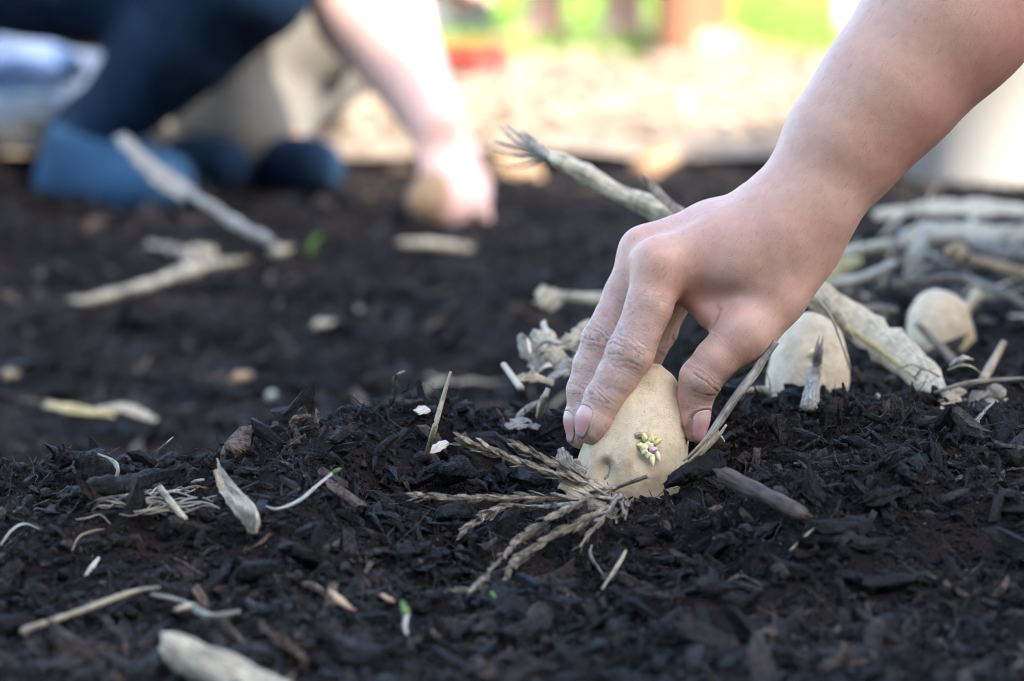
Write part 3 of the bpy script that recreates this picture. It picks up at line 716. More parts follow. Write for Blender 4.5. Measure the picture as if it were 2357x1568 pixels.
# ================================================================== POTATOES
def potato_mat(name, base, dark):
    m, nt, b = new_mat(name); k = NB(nt); c = k.obj()
    n1 = k.noise(c, 55, 4, 0.6); n2 = k.noise(c, 320, 4, 0.65)
    col = k.ramp(n1, [(0.3, dark), (0.7, base)])
    col = k.mix(k.ramp(k.noise(c, 130, 4, 0.7), [(0.5, (0, 0, 0)), (0.68, (0.4, 0.4, 0.4))]), col, (0.36, 0.25, 0.15))
    col = k.mix(0.35, col, k.mix(1.0, col, k.ramp(n2, [(0.3, (0.72, 0.68, 0.62)), (0.7, (1.12, 1.1, 1.08))]), 'MULTIPLY'))
    # corky flecks: short dark dashes
    fv = k.mapping(c, (900, 900, 2000)); vo = k.n('ShaderNodeTexVoronoi', feature='F1'); vo.inputs['Scale'].default_value = 1.0
    wrp = k.n('ShaderNodeTexNoise'); wrp.inputs['Scale'].default_value = 120; k.l(c, wrp.inputs['Vector'])
    addv = k.n('ShaderNodeVectorMath', operation='MULTIPLY_ADD'); k.l(wrp.outputs['Color'], addv.inputs[0]); addv.inputs[1].default_value = (1.5, 1.5, 1.5); k.l(fv, addv.inputs[2])
    k.l(addv.outputs[0], vo.inputs['Vector'])
    dash = k.ramp(vo.outputs['Distance'], [(0.20, (1, 1, 1)), (0.34, (0, 0, 0))])
    sel = k.ramp(k.noise(c, 110, 4, 0.7), [(0.40, (0, 0, 0)), (0.60, (1, 1, 1))])
    fl = k.math('MULTIPLY', dash, sel)
    col = k.mix(k.math('MULTIPLY', fl, 0.55), col, (0.18, 0.12, 0.08))
    dots = k.voro(c, 75); dd = k.ramp(dots.outputs['Distance'], [(0.055, (1, 1, 1)), (0.085, (0, 0, 0))])
    col = k.mix(k.math('MULTIPLY', dd, 0.7), col, (0.09, 0.06, 0.045))
    soil = k.attr('soil'); sn = k.noise(c, 140, 5, 0.7)
    sf = k.math('MULTIPLY', soil, k.ramp(sn, [(0.42, (0, 0, 0)), (0.56, (1, 1, 1))]))
    col = k.mix(k.math('MULTIPLY', sf, 0.85), col, (0.045, 0.032, 0.028))
    k.l(col, b.inputs['Base Color']); b.inputs['Roughness'].default_value = 0.6; b.inputs['Specular IOR Level'].default_value = 0.35
    b.inputs['Subsurface Weight'].default_value = 0.12; b.inputs['Subsurface Scale'].default_value = 0.003
    bp = k.bump(n2, 0.0006, 0.6); bp = k.bump(k.math('MULTIPLY', fl, 1.0), 0.0003, 0.6, bp); k.l(bp, b.inputs['Normal'])
    return m
M_POT = potato_mat('potato_skin', (0.66, 0.535, 0.37), (0.55, 0.425, 0.28))
M_POT3 = potato_mat('brown_potato_skin', (0.34, 0.22, 0.13), (0.26, 0.16, 0.09))
M_POT2 = potato_mat('pale_potato_skin', (0.68, 0.57, 0.41), (0.58, 0.47, 0.32))
def potato_mesh(name, centre, ax, side, rad, seed, mat, dents=(), top=0.12, parent=None, nu=120, nv=80):
    """rad = half sizes along side, depth, axis; dents = (unit direction local, radius, depth)"""
    ax = np.array(ax, float); ax /= np.linalg.norm(ax); side = np.array(side, float); side -= (side @ ax) * ax; side /= np.linalg.norm(side); dp = np.cross(ax, side)
    Bm = np.stack([side, dp, ax], 1)
    th = np.linspace(0, np.pi, nv); ph = np.linspace(0, 2 * np.pi, nu, endpoint=False)
    T, Ph = np.meshgrid(th, ph, indexing='ij')
    s = np.stack([np.sin(T) * np.cos(Ph), np.sin(T) * np.sin(Ph), np.cos(T)], -1)
    e = 2.25; sc = (np.abs(s) ** e).sum(-1) ** (-1 / e); q = s * sc[..., None]
    taper = 1 - top * q[..., 2]
    q = q * np.stack([taper, taper, np.ones_like(taper)], -1)
    q = q * (1 + 0.075 * fbm(s * 1.7 + seed, 3, seed))[..., None] * (1 + 0.006 * fbm(s * 9 + seed, 3, seed + 3))[..., None]
    sh = np.ones(T.shape)
    for dvec, rr, dep in dents:
        dv = np.array(dvec, float); dv /= np.linalg.norm(dv); a = np.arccos(np.clip(s @ dv, -1, 1)); sh -= dep * np.exp(-(a / rr) ** 4)
    q = q * sh[..., None] * np.array(rad)
    V = (q.reshape(-1, 3) @ Bm.T)
    i = np.arange(nv - 1)[:, None] * nu; j = np.arange(nu)[None]; j2 = (j + 1) % nu
    F = np.stack([i + j, i + nu + j, i + nu + j2, i + j2], -1).reshape(-1, 4)
    o = link_mesh(name, V, F, mat, parent); o.location = Vector(centre) if parent is None else (0, 0, 0)
    bpy.context.view_layer.objects.active = o
    z = (q[..., 2] / rad[2]).ravel()
    fattr(o, 'soil', np.clip(0.8 * sstep(-0.45, -0.95, z) + 0.03, 0, 1))
    return o, Bm, q.reshape(-1, 3)
PD = 1.5
pc = P(1462, 1027, PD); pax = ROT @ np.array([0.21, 0.05, 0.975]); psd = ROT @ np.array([1, 0, -0.21])
pot, PB, pq = potato_mesh('potato', pc, pax, psd, (0.0258, 0.0232, 0.0415), 3, M_POT,
    dents=(((-0.45, -0.78, -0.38), 0.17, 0.16), ((0.15, -0.95, -0.12), 0.16, 0.05), ((0.12, -0.9, 0.05), 0.09, 0.05), ((0.45, -0.8, -0.55), 0.2, 0.03)), top=0.13, nu=150, nv=96)
# note: local depth axis = cross(axis, side), pointing away from or to the camera
tag(pot, 'oval tan seed potato with a yellow sprout held between fingers and thumb', 'potato')
def hit_potato(u, v):
    """point on the front of the planted potato under a picture point, with its normal (both relative to the potato's origin)"""
    me = pot.data; vs = np.empty(len(me.vertices) * 3); me.vertices.foreach_get('co', vs); vs = vs.reshape(-1, 3)
    d = P(u, v, 1.5) - CAMP; d /= np.linalg.norm(d); rel = vs + pc - CAMP; al = rel @ d; off = np.linalg.norm(rel - al[:, None] * d, axis=1)
    near_ = np.nonzero(off < max(0.0014, off.min() + 1e-4))[0]; k = near_[np.argmin(al[near_])]
    c = vs[k]; n_ = np.array(me.vertices[int(k)].normal[:])
    if n_ @ d > 0: n_ = -n_
    return c, n_
def bud_mat():
    m, nt, b = new_mat('potato_sprout'); k = NB(nt); t = k.attr('tone')
    n_ = k.noise(k.obj(), 900, 2)
    col = k.ramp(t, [(0.0, (0.42, 0.24, 0.34)), (0.30, (0.60, 0.46, 0.46)), (0.48, (0.70, 0.63, 0.42)), (1.0, (0.72, 0.58, 0.16))])
    k.l(col, b.inputs['Base Color']); b.inputs['Roughness'].default_value = 0.45; b.inputs['Subsurface Weight'].default_value = 0.3; b.inputs['Subsurface Scale'].default_value = 0.002
    k.l(k.bump(n_, 0.0003), b.inputs['Normal']); return m
M_BUD = bud_mat()
def bud(c, d, r, ln, tone0, tone1, name, parent, mat=M_BUD):
    d = Vector(d).normalized(); u_ = d.orthogonal().normalized(); w_ = d.cross(u_)
    V, F, T = [], [], []
    prof = [(0.0, 0.75), (0.25, 1.0), (0.5, 0.85), (0.75, 0.5), (0.93, 0.2), (1.0, 0.02)]
    ns = 9
    for t, q in prof:
        for a in range(ns):
            an = a * 2 * math.pi / ns; V.append(Vector(c) + d * (ln * t) + (u_ * math.cos(an) + w_ * math.sin(an)) * r * q * random.uniform(0.9, 1.1)); T.append(tone0 + (tone1 - tone0) * t)
    for i in range(len(prof) - 1):
        for a in range(ns): F.append((i * ns + a, i * ns + (a + 1) % ns, (i + 1) * ns + (a + 1) % ns, (i + 1) * ns + a))
    o = link_mesh(name, V, F, mat, parent); fattr(o, 'tone', T); return o
c, n_ = hit_potato(1491, 1030)
spr = bud(c - n_ * 0.001, n_, 0.0036, 0.0032, 0.25, 0.1, 'sprout', pot)
ru = RGT; rz = UPV
for du, dv, dx, dz, rr, ln, t0, t1 in ((-22, -4, -1.2, 0.05, .0015, .0040, .55, .85), (-10, -20, -.35, 1.1, .0019, .0075, .5, 1), (6, -14, .3, .8, .0019, .0048, .6, 1), (18, -10, 1.1, .5, .0016, .0070, .5, 1), (16, -18, .7, .7, .0013, .0045, .7, 1),
        (10, 26, .25, -1.1, .0019, .0075, .45, 1), (0, 22, -.1, -.8, .0026, .0050, .42, .8), (24, 16, .5, -1.0, .0012, .0060, .4, .5), (-14, 4, -.3, .1, .0027, .0034, .45, .8), (8, 10, .3, -.1, .0022, .0034, .30, .05), (16, 8, .6, -.1, .0018, .0034, .2, .4), (-10, 14, -.5, -.5, .0024, .0036, .45, .5), (2, -6, 0, .2, .0028, .0034, .45, .6)):
    cc = c + n_ * 0.0014 + (ru * du - rz * dv) * 0.72 / 4714.0; rr *= .9 * random.uniform(.8, 1.2); ln *= .75 * random.uniform(.7, 1.2)
    bud(cc, tuple(n_ * 0.55 + ru * dx + rz * dz), rr, ln, t0, t1, 'bud', spr)
# broken eye with papery rim near the soil line
c, n_ = hit_potato(1386, 1082)
def ribbon_mesh(pts, widths, nrm, thick=0.0003):
    """closed strip of given width around a polyline, real thickness"""
    pts = np.asarray(pts, float); n = len(pts); V, F, ST = [], [], []
    tan = np.gradient(pts, axis=0); s = 0
    for i in range(n):
        if i: s += np.linalg.norm(pts[i] - pts[i - 1])
        nn = np.asarray(nrm[i] if np.ndim(nrm) > 1 else nrm, float); t = tan[i] / (np.linalg.norm(tan[i]) + 1e-9); nn = nn - (nn @ t) * t; nn /= np.linalg.norm(nn) + 1e-9; sd = np.cross(t, nn); w = widths[i]
        for a, b in ((-1, 0), (-0.5, 0.14), (0, 0.2), (0.5, 0.14), (1, 0)):
            V.append(pts[i] + sd * w * a + nn * (b * w * 0.5 + thick / 2)); ST.append((a * w * 20, s * 20, 0))
        for a, b in ((1, 0), (0.5, 0.14), (0, 0.2), (-0.5, 0.14), (-1, 0)):
            V.append(pts[i] + sd * w * a + nn * (b * w * 0.5 - thick / 2)); ST.append((a * w * 20, s * 20, 0.3))
    for i in range(n - 1):
        for j in range(10): a = i * 10 + j; b = i * 10 + (j + 1) % 10; F.append((a, b, b + 10, a + 10))
    F.append(tuple(range(9, -1, -1))); F.append(tuple(range((n - 1) * 10, n * 10)))
    return np.array(V), F, np.array(ST)
M_CORK = straw_mat('potato_cork', (0.50, 0.40, 0.27), (0.30, 0.22, 0.14), (0.10, 0.07, 0.05), 0.6)
rim = []
for a in np.linspace(-1.3, 1.5, 16):
    rim.append(c + n_ * 0.0006 + ru * math.cos(a) * 0.0046 + rz * math.sin(a) * 0.0052)
V, F, ST = ribbon_mesh(rim, [0.0004 + 0.0012 * math.sin(i * 1.7) ** 2 for i in range(16)], n_ * 0.6 + rz * 0.2, 0.0003)
o = link_mesh('torn_skin', V, F, M_CORK, pot); vattr(o, 'st', ST)
o = link_mesh('eye_hollow', [c + n_ * (-0.0012 if i == 0 else 0.0003) + (0 if i == 0 else 1) * (ru * math.cos(i * .449) * 0.0042 + rz * math.sin(i * .449) * 0.0046) for i in range(15)], [(0, i, i % 14 + 1) for i in range(1, 15)], M_CORK, pot); vattr(o, 'st', [(i * .3, i * .2, 0) for i in range(15)])
c, n_ = hit_potato(1473, 996)
V, F, ST = ribbon_mesh([c + n_ * 0.0002 + ru * x * 0.0011 + rz * 0.0002 * x for x in (-1.6, -0.6, 0.6, 1.6)], [0.0010, 0.0016, 0.0015, 0.0008], n_, 0.0005)
o = link_mesh('scab', V, F, M_CORK, pot); vattr(o, 'st', ST)

# the seed potatoes waiting along the row
def row_potato(u, v, d, rad, lean, seed, label, eye=None, m=M_POT2):
    cc = P(u, v, d); o, B_, q_ = potato_mesh('potato', cc, ROT @ np.array([lean[0], lean[1], 1]), ROT @ np.array([1, 0, -lean[0]]), rad, seed, m, ((( 0.2, -0.9, 0.2), 0.12, 0.03),), 0.1, nu=64, nv=44)
    tag(o, label, 'potato', 'seed potatoes set along the row')
    sv = np.clip(0.35 + 0.3 * fbm(np.array([v.co[:] for v in o.data.vertices]) * 60, 3, seed), 0, 1); a_ = o.data.attributes['soil']; old = np.empty(len(sv), np.float32); a_.data.foreach_get('value', old); a_.data.foreach_set('value', np.clip(old + 0.28 * sv, 0, 0.8).astype(np.float32))
    if eye:
        e = P(eye[0], eye[1], d) - cc; n_ = -FWD; bud(e + n_ * (rad[1] * 0.93), tuple(n_ + 0.3 * UPV), 0.0024, 0.005, 0.5, 1.0, 'sprout', o)
    return o
row_potato(1860, 856, 1.665, (0.0222, 0.021, 0.032), (0.10, 0.1), 12, 'pale seed potato half hidden behind the hand with a short grey stub in front', (1862, 815))
row_potato(2163, 760, 1.86, (0.0205, 0.020, 0.0245), (-0.15, 0.15), 21, 'pale round seed potato crossed by a thin stick, farthest right in the row')
row_potato(1505, 385, 3.50, (0.0235, 0.022, 0.030), (0.8, 0.1), 31, 'pale seed potato in the sun at the far bed edge, above the tilted stalk', m=M_POT3)
row_potato(1190, 402, 3.52, (0.034, 0.026, 0.024), (0.6, 0.1), 35, 'tan seed potato lying in the sun beside the crouching gardener\'s hand', m=M_POT3)

# ================================================================== DRY PLANT LITTER
def catmull(pts, n):
    p = np.asarray(pts, float)
    if len(p) == 2: return np.linspace(p[0], p[1], n)
    e = np.vstack([2 * p[0] - p[1], p, 2 * p[-1] - p[-2]]); out = []
    for t in np.linspace(0, len(p) - 1, n):
        i = min(int(t), len(p) - 2); f = t - i; a, b, c_, d = e[i], e[i + 1], e[i + 2], e[i + 3]
        out.append(0.5 * (2 * b + (c_ - a) * f + (2 * a - 5 * b + 4 * c_ - d) * f * f + (3 * b - a - 3 * c_ + d) * f ** 3))
    return np.array(out)
def world_pts(pl, lift=0.004):
    """(u, v) lies on the soil; (u, v, d) sits at that distance from the camera; (u, v, 'g', h) h above the soil"""
    out, ds, gi = [], [], []
    for i, q in enumerate(pl):
        if len(q) == 2 or q[2] == 'g':
            pt, d = ground_pt(q[0], q[1], lift + 0.003 if len(q) == 2 else q[3] + 0.004); gi.append(i); ds.append(d); out.append(pt)
        else: out.append(P(*q))
    if len(ds) > 1:          # a piece that lies over a crest keeps its true length instead of stretching into the hollow behind
        span = math.hypot(pl[gi[-1]][0] - pl[gi[0]][0], pl[gi[-1]][1] - pl[gi[0]][1]) / FPX * float(np.median(ds))
        if max(ds) - min(ds) > max(0.9 * span, 0.006):
            m = float(np.median(ds)); lim = 0.45 * max(span, 0.006)
            for i, d in zip(gi, ds): out[i] = P(pl[i][0], pl[i][1], m + float(np.clip(d - m, -lim, lim)))
    return np.array(out)
def tube_mesh(pts, rad, n=None, sides=9, rough=0.10, nodes=0, seed=0, flat=1.0, ragged=0.0):
    r_ = np.random.default_rng(seed); n = n or max(8, 5 * len(pts)); c = catmull(pts, n)
    rad = np.interp(np.linspace(0, 1, n), np.linspace(0, 1, len(rad)), rad) if np.ndim(rad) else np.full(n, rad)
    tt = np.linspace(0, 1, n); mr_ = float(np.max(rad))
    if mr_ > 0.003 and rough < 0.35:
        rough = max(rough, 0.30); rad = rad * (1 + 0.16 * vnoise(np.stack([tt * 7 + seed, tt * 0, tt * 0], -1), seed + 5)); rad = rad * (0.45 + 0.55 * sstep(0, 0.07, tt)) * (0.45 + 0.55 * sstep(1, 0.93, tt)); ragged = max(ragged, mr_ * 0.5)
    if nodes:
        for k in range(nodes): rad = rad * (1 + 0.22 * np.exp(-((np.linspace(0, 1, n) - (k + 0.5 + r_.normal(0, .1)) / nodes) / 0.012) ** 2))
    tan = np.gradient(c, axis=0); tan /= np.linalg.norm(tan, axis=1, keepdims=True) + 1e-12
    up = np.array([0.13, 0.2, 0.97]); V, ST = [], []; s = 0
    sl_ = np.concatenate([[0], np.cumsum(np.linalg.norm(np.diff(c, axis=0), axis=1))]); an_ = 2 * np.pi * np.arange(sides) / sides
    NZ = vnoise(np.stack([np.broadcast_to(np.cos(an_) * 1.3 + seed, (n, sides)), np.broadcast_to(np.sin(an_) * 1.3, (n, sides)), np.broadcast_to((sl_ * 60)[:, None], (n, sides))], -1), seed)
    for i in range(n):
        if i: s += np.linalg.norm(c[i] - c[i - 1])
        a = np.cross(tan[i], up); a /= np.linalg.norm(a) + 1e-9; b = np.cross(a, tan[i])
        for j in range(sides):
            an = 2 * math.pi * j / sides
            q = rad[i] * (1 + rough * NZ[i, j])
            sh = tan[i] * (r_.normal(0, ragged) if i in (0, n - 1) else 0)
            V.append(c[i] + a * math.cos(an) * q + b * math.sin(an) * q * flat + sh); ST.append((0.3 * abs(an / 6.283 - .5) + seed, s * 12, seed))
    F = []
    for i in range(n - 1):
        for j in range(sides): a = i * sides + j; b = i * sides + (j + 1) % sides; F.append((a, b, b + sides, a + sides))
    F.append(tuple(range(sides - 1, -1, -1))); F.append(tuple(range((n - 1) * sides, n * sides)))
    return np.array(V), F, np.array(ST)
SEED = [0]
def stick(name, pl, rad, mat, label=None, cat=None, group=None, parent=None, lift=None, **kw):
    SEED[0] += 1; mr = float(np.max(rad))
    pts = world_pts(pl, mr * 0.8 if lift is None else lift)
    V, F, ST = tube_mesh(pts, rad, seed=SEED[0], **kw)
    off = np.array(parent.location) if parent is not None else 0
    o = link_mesh(name, V - off, F, mat, parent); vattr(o, 'st', ST)
    if parent is None: recentre(o, pts[0])
    if label: tag(o, label, cat, group)
    return o
def blade(name, pl, widths, mat, label=None, cat=None, group=None, parent=None, lift=0.003, nrm=None, n=14, thick=0.0005, jag=0.12, twist=0.0):
    """a dry leaf or husk strip with a curl, ragged edges and real thickness"""
    SEED[0] += 1; r_ = np.random.default_rng(SEED[0]); pts = catmull(world_pts(pl, lift), n)
    w = np.interp(np.linspace(0, 1, n), np.linspace(0, 1, len(widths)), widths) * (1 + r_.normal(0, jag, n))
    base = np.array([0, -0.55, 0.83]) if nrm is None else np.asarray(nrm, float)
    nr = np.array([base + np.array([1, 0, 0]) * twist * (i / n - 0.5) for i in range(n)])
    V, F, ST = ribbon_mesh(pts, w, nr, thick); V = V + r_.normal(0, 1, V.shape) * np.mean(w) * 0.03
    off = np.array(parent.location) if parent is not None else 0
    o = link_mesh(name, V - off, F, mat, parent); vattr(o, 'st', ST + SEED[0])
    if parent is None: recentre(o, pts[0])
    if label: tag(o, label, cat, group)
    return o

# ---- tilted maize stalk with a split, frayed end, behind the hand
d0 = 1.70
stk = stick('maize_stalk', [(1255, 352, d0 + .03), (1340, 397, d0 + .02), (1440, 450, d0 + .01), (1560, 505, d0), (1700, 575, d0 - .02), (1860, 668, d0 - .03), (1960, 770, d0 - .03)], [0.0042, 0.0053, 0.0058, 0.0058, 0.0055, 0.005, 0.004], M_STALK,
   'pale dry maize stalk with split frayed end, propped up behind the hand', 'stalk', nodes=3, n=60, sides=12)
for a, b, w in (((1165, 290), (1210, 322), .0022), ((1150, 292), (1195, 330), .0014), ((1140, 325), (1205, 345), .0018), ((1135, 345), (1200, 362), .0010), ((1138, 380), (1200, 378), .0008), ((1160, 388), (1215, 385), .0006), ((1200, 300), (1245, 335), .0018), ((1180, 355), (1230, 362), .0016)):
    blade('frayed_strip', [(*a, d0 + .05), (*b, d0 + .04), (1275, 364, d0 + .03), (1330, 392, d0 + .015)], [w * .35, w * .8, w * 1.4, w], M_GREY, parent=stk, nrm=(0.1, -0.8, 0.5), jag=.1)
blade('leaf_sliver', [(1482, 402, d0 - .02), (1510, 440, d0 - .015), (1575, 500, d0 - .01)], [0.0008, 0.0032, 0.0026], M_GREY, parent=stk, nrm=(0.3, -0.8, 0.5))
# broad dead leaf with a greenish midrib
lf = blade('maize_leaf', [(1850, 655, 1.70), (1950, 728, 1.70), (2050, 800, 1.68), (2130, 868, 1.65), (2190, 938, 1.615)], [0.007, 0.0095, 0.0105, 0.0085, 0.0018], M_PALE,
   'broad torn dead leaf with yellow-green midrib, leaning behind the wrist', 'leaf', nrm=(-0.35, -0.75, 0.55), n=22, jag=.10)
stick('midrib', [(1845, 672, 1.685), (1950, 752, 1.685), (2050, 826, 1.665), (2110, 872, 1.64)], [0.0022, 0.0019, 0.0014, 0.0008], M_YEL, parent=lf, n=20)
stick('leaf_thread', [(1882, 690, 1.60), (1915, 735, 1.60), (1940, 800, 1.605), (1957, 850, 1.61)], [0.0011, 0.0008, 0.0005, 0.0007], M_WHITE, 'thin pale thread hanging over the greenish leaf midrib', 'straw', sides=5)
stick('plant_stub', [(1862, 945), (1872, 868, 1.612), (1886, 795, 1.612)], [0.0046, 0.0042, 0.0026], M_GREY, 'short grey snapped stub standing before the pale potato', 'stalk', flat=.7, ragged=.0012)
stick('dry_straw', [(1655, 905, 1.62), (1730, 900, 1.62), (1775, 905, 1.615), (1800, 945, 1.60)], [0.0016, 0.0022, 0.0026, 0.0018], M_STRAW, 'bent dry straw with knee beside the thumb, left of the grey stub', 'straw')
stick('thin_stick', [(2108, 742, 1.80), (2180, 815, 1.80), (2232, 868, 1.79), (2250, 895, 1.785)], [0.0022, 0.0026, 0.003, 0.002], M_GREY, 'thin grey stick leaning across the round potato', 'stick')
stick('plant_stub', [(2212, 735, 1.92), (2258, 672, 1.92)], [0.0030, 0.0042], M_STALK, 'pale stub poking up right of the round potato', 'stalk')
blade('leaf_fragment', [(2240, 985), (2262, 940, 1.59), (2305, 890, 1.60)], [0.0045, 0.008, 0.0035], M_GREY, 'torn tan leaf fragment standing up near the right edge', 'leaf', nrm=(-0.4, -0.85, 0.3), jag=.25)
stick('forked_twig', [(2018, 908, 1.60), (2048, 940, 1.59), (2095, 965, 1.585), (2150, 982, 1.58)], [0.0010, 0.0014, 0.0022, 0.0016], M_STRAW, 'thin bent twig with pale tip below the torn leaf', 'twig')
stick('dry_straw', [(2260, 880, 1.66), (2310, 790, 1.70)], [0.0028, 0.002], M_STRAW, 'short tan straw tilted upright near the right edge', 'straw')
stick('thin_twig', [(2150, 905, 1.60), (2235, 880, 1.60), (2357, 872, 1.61), (2420, 880, 1.61)], [0.0012, 0.0014, 0.0012, 0.001], M_GREY, 'dark thin twig running to the right edge above the leaf fragment', 'twig', sides=6)
blade('husk_piece', [(2165, 950, 1.59), (2190, 915, 1.60), (2215, 895, 1.61)], [0.002, 0.0045, 0.002], M_STRAW, 'curled tan husk piece at the foot of the torn leaf', 'husk', jag=.25)

# ---- heap of dead stalks and husks at the right, out of focus
HEAP = [
 ('stalk', [(1905, 590, 2.10), (2000, 575, 2.12), (2075, 560, 2.14)], .0105, M_PALE, 'pale thick stalk end nearest the wrist in the litter heap'),
 ('stalk', [(1890, 660, 2.02), (1985, 640, 2.03), (2060, 608, 2.05)], .0085, M_WHITE, 'whitish stalk lying low in the litter heap, beside the wrist'),
 ('leaf', [(2010, 495, 2.35), (2150, 478, 2.36), (2300, 480, 2.36), (2400, 490, 2.36)], .010, M_PALE, 'long pale leaf along the top of the litter heap'),
 ('leaf', [(2060, 560, 2.25), (2160, 530, 2.25), (2290, 540, 2.25), (2400, 535, 2.25)], .012, M_PALE, 'wide cream leaf across the middle of the litter heap'),
 ('leaf', [(2095, 640, 2.12), (2110, 580, 2.12), (2140, 520, 2.13)], .009, M_WHITE, 'cream husk standing on end in the litter heap'),
 ('stalk', [(2190, 585, 2.10), (2270, 605, 2.08), (2400, 640, 2.06)], .0075, M_TAN, 'orange-brown stalk sloping to the right edge'),
 ('stalk', [(2180, 590, 2.05), (2205, 570, 2.05), (2225, 600, 2.04)], .008, M_TAN, 'rusty orange husk knot in the litter heap'),
 ('stalk', [(2060, 655, 2.0), (2200, 640, 2.02), (2310, 675, 2.0), (2390, 720, 1.99)], .0055, M_GREY, 'grey bent stalk under the litter heap'),
 ('leaf', [(2230, 560, 2.2), (2310, 575, 2.2), (2400, 585, 2.2)], .010, M_GREY, 'grey leaf strip at the right end of the litter heap'),
 ('leaf', [(2055, 600, 2.08), (2062, 560, 2.08), (2080, 520, 2.1)], .004, M_GREY, 'dark narrow leaf sliver upright in the litter heap'),
 ('stalk', [(1940, 735, 1.92), (2000, 712, 1.94), (2065, 715, 1.94)], .0055, M_GREY, 'short grey stalk lying between the litter heap and the potatoes'),
 ('leaf', [(1900, 640, 2.07), (1935, 612, 2.08), (1985, 600, 2.08)], .010, M_YEL, 'yellowish husk between the two pale stalks by the wrist'),
]
for kind_, pl, w, m, lab in HEAP:
    nm = {'stalk': 'dead_stalk', 'leaf': 'dead_leaf'}[kind_]
    if kind_ == 'stalk': stick(nm, pl, [w * .38, w * .48, w * .40], m, lab, 'stalk', 'dead plant litter heaped at the right', n=18)
    else: blade(nm, pl, [w * .4, w * .7, w * .65, w * .4], m, lab, 'leaf', 'dead plant litter heaped at the right', jag=.2, n=16, nrm=(0.1, -0.7, 0.7))

# ---- shredded husks behind the fingers, at the left
HUSK = [
 ([(1195, 770, 1.66), (1225, 820, 1.655), (1250, 855, 1.65)], .0055, M_GREY, 'grey husk strip at the left end of the shredded clump'),
 ([(1225, 765, 1.67), (1265, 800, 1.66), (1300, 850, 1.655)], .0075, M_STALK, 'pale folded husk in the middle of the shredded clump'),
 ([(1250, 740, 1.68), (1260, 790, 1.67), (1240, 830, 1.66)], .0045, M_WHITE, 'whitish husk tongue on top of the shredded clump'),
 ([(1275, 800, 1.66), (1320, 780, 1.66), (1365, 740, 1.67)], .0050, M_STRAW, 'tan husk strip rising to the middle finger'),
 ([(1255, 880, 1.63), (1300, 850, 1.64), (1350, 840, 1.64)], .0055, M_GREY, 'grey husk strip low behind the middle finger'),
 ([(1300, 870, 1.65), (1330, 820, 1.66), (1350, 770, 1.67)], .0040, M_STALK, 'narrow pale husk upright beside the middle finger'),
 ([(1185, 872, 1.62), (1225, 868, 1.62), (1275, 882, 1.62)], .0035, M_STRAW, 'flat tan husk lying left of the shredded clump'),
]
for pl, w, m, lab in HUSK: blade('husk_strip', pl, [w * .35, w * .8, w * .9, w * .4], m, lab, 'husk', 'shredded husks behind the fingers', jag=.25, n=12, nrm=(-.3, -.8, .5), twist=1.2)
stick('dry_straw', [(1158, 838, 1.63), (1200, 895, 1.615)], [0.0014, 0.0020], M_WHITE, 'short pale splinter leaning left of the shredded husks', 'straw', sides=6)
for k_, (pl, w, m, lab) in enumerate((
 ([(985, 862), (1030, 878), (1075, 885), (1160, 878)], .0018, M_STRAW, 'tan straw arching along the far crest of the mound'),
 ([(955, 910), (1000, 885), (1035, 872)], .0020, M_STALK, 'pale straw lying behind the upright thin stem'),
 ([(915, 905), (908, 870, 1.60), (930, 855, 1.60)], .0008, M_GREY, 'thin hooked stem at the far crest of the mound'),
 ([(1040, 888), (1085, 880), (1130, 885)], .0026, M_STRAW, 'knobbly tan straw piece lying right of the upright stem'),
 ([(1240, 960), (1250, 925, 1.56), (1262, 895, 1.56)], .0020, M_STALK, 'pale curled straw standing left of the fingers'),
 ([(1165, 985), (1215, 940), (1255, 920)], .0018, M_GREY, 'grey bent straw behind the seed head'),
 ([(1268, 940), (1310, 905)], .0022, M_STRAW, 'short tan splinter behind the fingertips'),
)): stick('dry_straw', pl, [w * .7, w, w * .6], m, lab, 'straw', sides=7, rough=.3)
blade('husk_flake', [(1160, 985), (1200, 975), (1240, 985)], [0.0022, 0.004, 0.002], M_GREY, 'small grey curled flake behind the seed head', 'husk', jag=.3)
blade('husk_flake', [(958, 950), (985, 940)], [0.0028, 0.0032], M_WHITE, 'small greenish white flake left of the upright stem', 'husk', jag=.2, n=6)

# loose wisps tangled through the litter, too alike to tell apart
for k in range(46):
    if k < 30: u0, v0, dd = random.uniform(1900, 2380), random.uniform(500, 720), None
    elif k < 40: u0, v0, dd = random.uniform(1190, 1340), random.uniform(770, 880), 1.65
    else: u0, v0, dd = random.uniform(1960, 2330), random.uniform(830, 930), 1.63
    if dd is None: dd = 2.02 + (720 - v0) / 220 * .3
    ln = random.uniform(50, 170) * (1 if k < 30 else .55); a = random.gauss(0, .55); du, dv = ln * math.cos(a), ln * math.sin(a)
    pl = [(u0, v0 + 8, dd), (u0 + du * .35, v0 + dv * .35 - random.uniform(0, 14), dd - .006), (u0 + du * .7, v0 + dv * .7 - random.uniform(-6, 12), dd - .01), (u0 + du, v0 + dv, dd)]
    lab_, grp = (('thin dry wisp tangled in the litter heap at right', 'wisps in the litter heap') if k < 30 else ('fine dry wisp among the shredded husks behind the fingers', 'wisps among the shredded husks') if k < 40 else ('thin dry wisp on the soil before the right-hand potatoes', 'wisps before the potatoes'))
    w = random.uniform(.0010, .0034) * (1 if k < 30 else .5)
    if k % 3: blade('straw_wisp', pl, [w * .4, w, w * .9, w * .3], random.choice([M_PALE, M_GREY, M_STRAW, M_PALE, M_STALK]), lab_, 'straw', grp, jag=.2, n=10, twist=random.uniform(-1, 1), nrm=(random.uniform(-.3, .3), -.7, .6))
    else: stick('straw_wisp', pl, [w * .4, w * .6, w * .5], random.choice([M_PALE, M_GREY, M_STRAW]), lab_, 'straw', grp, sides=6, n=14, rough=.4)

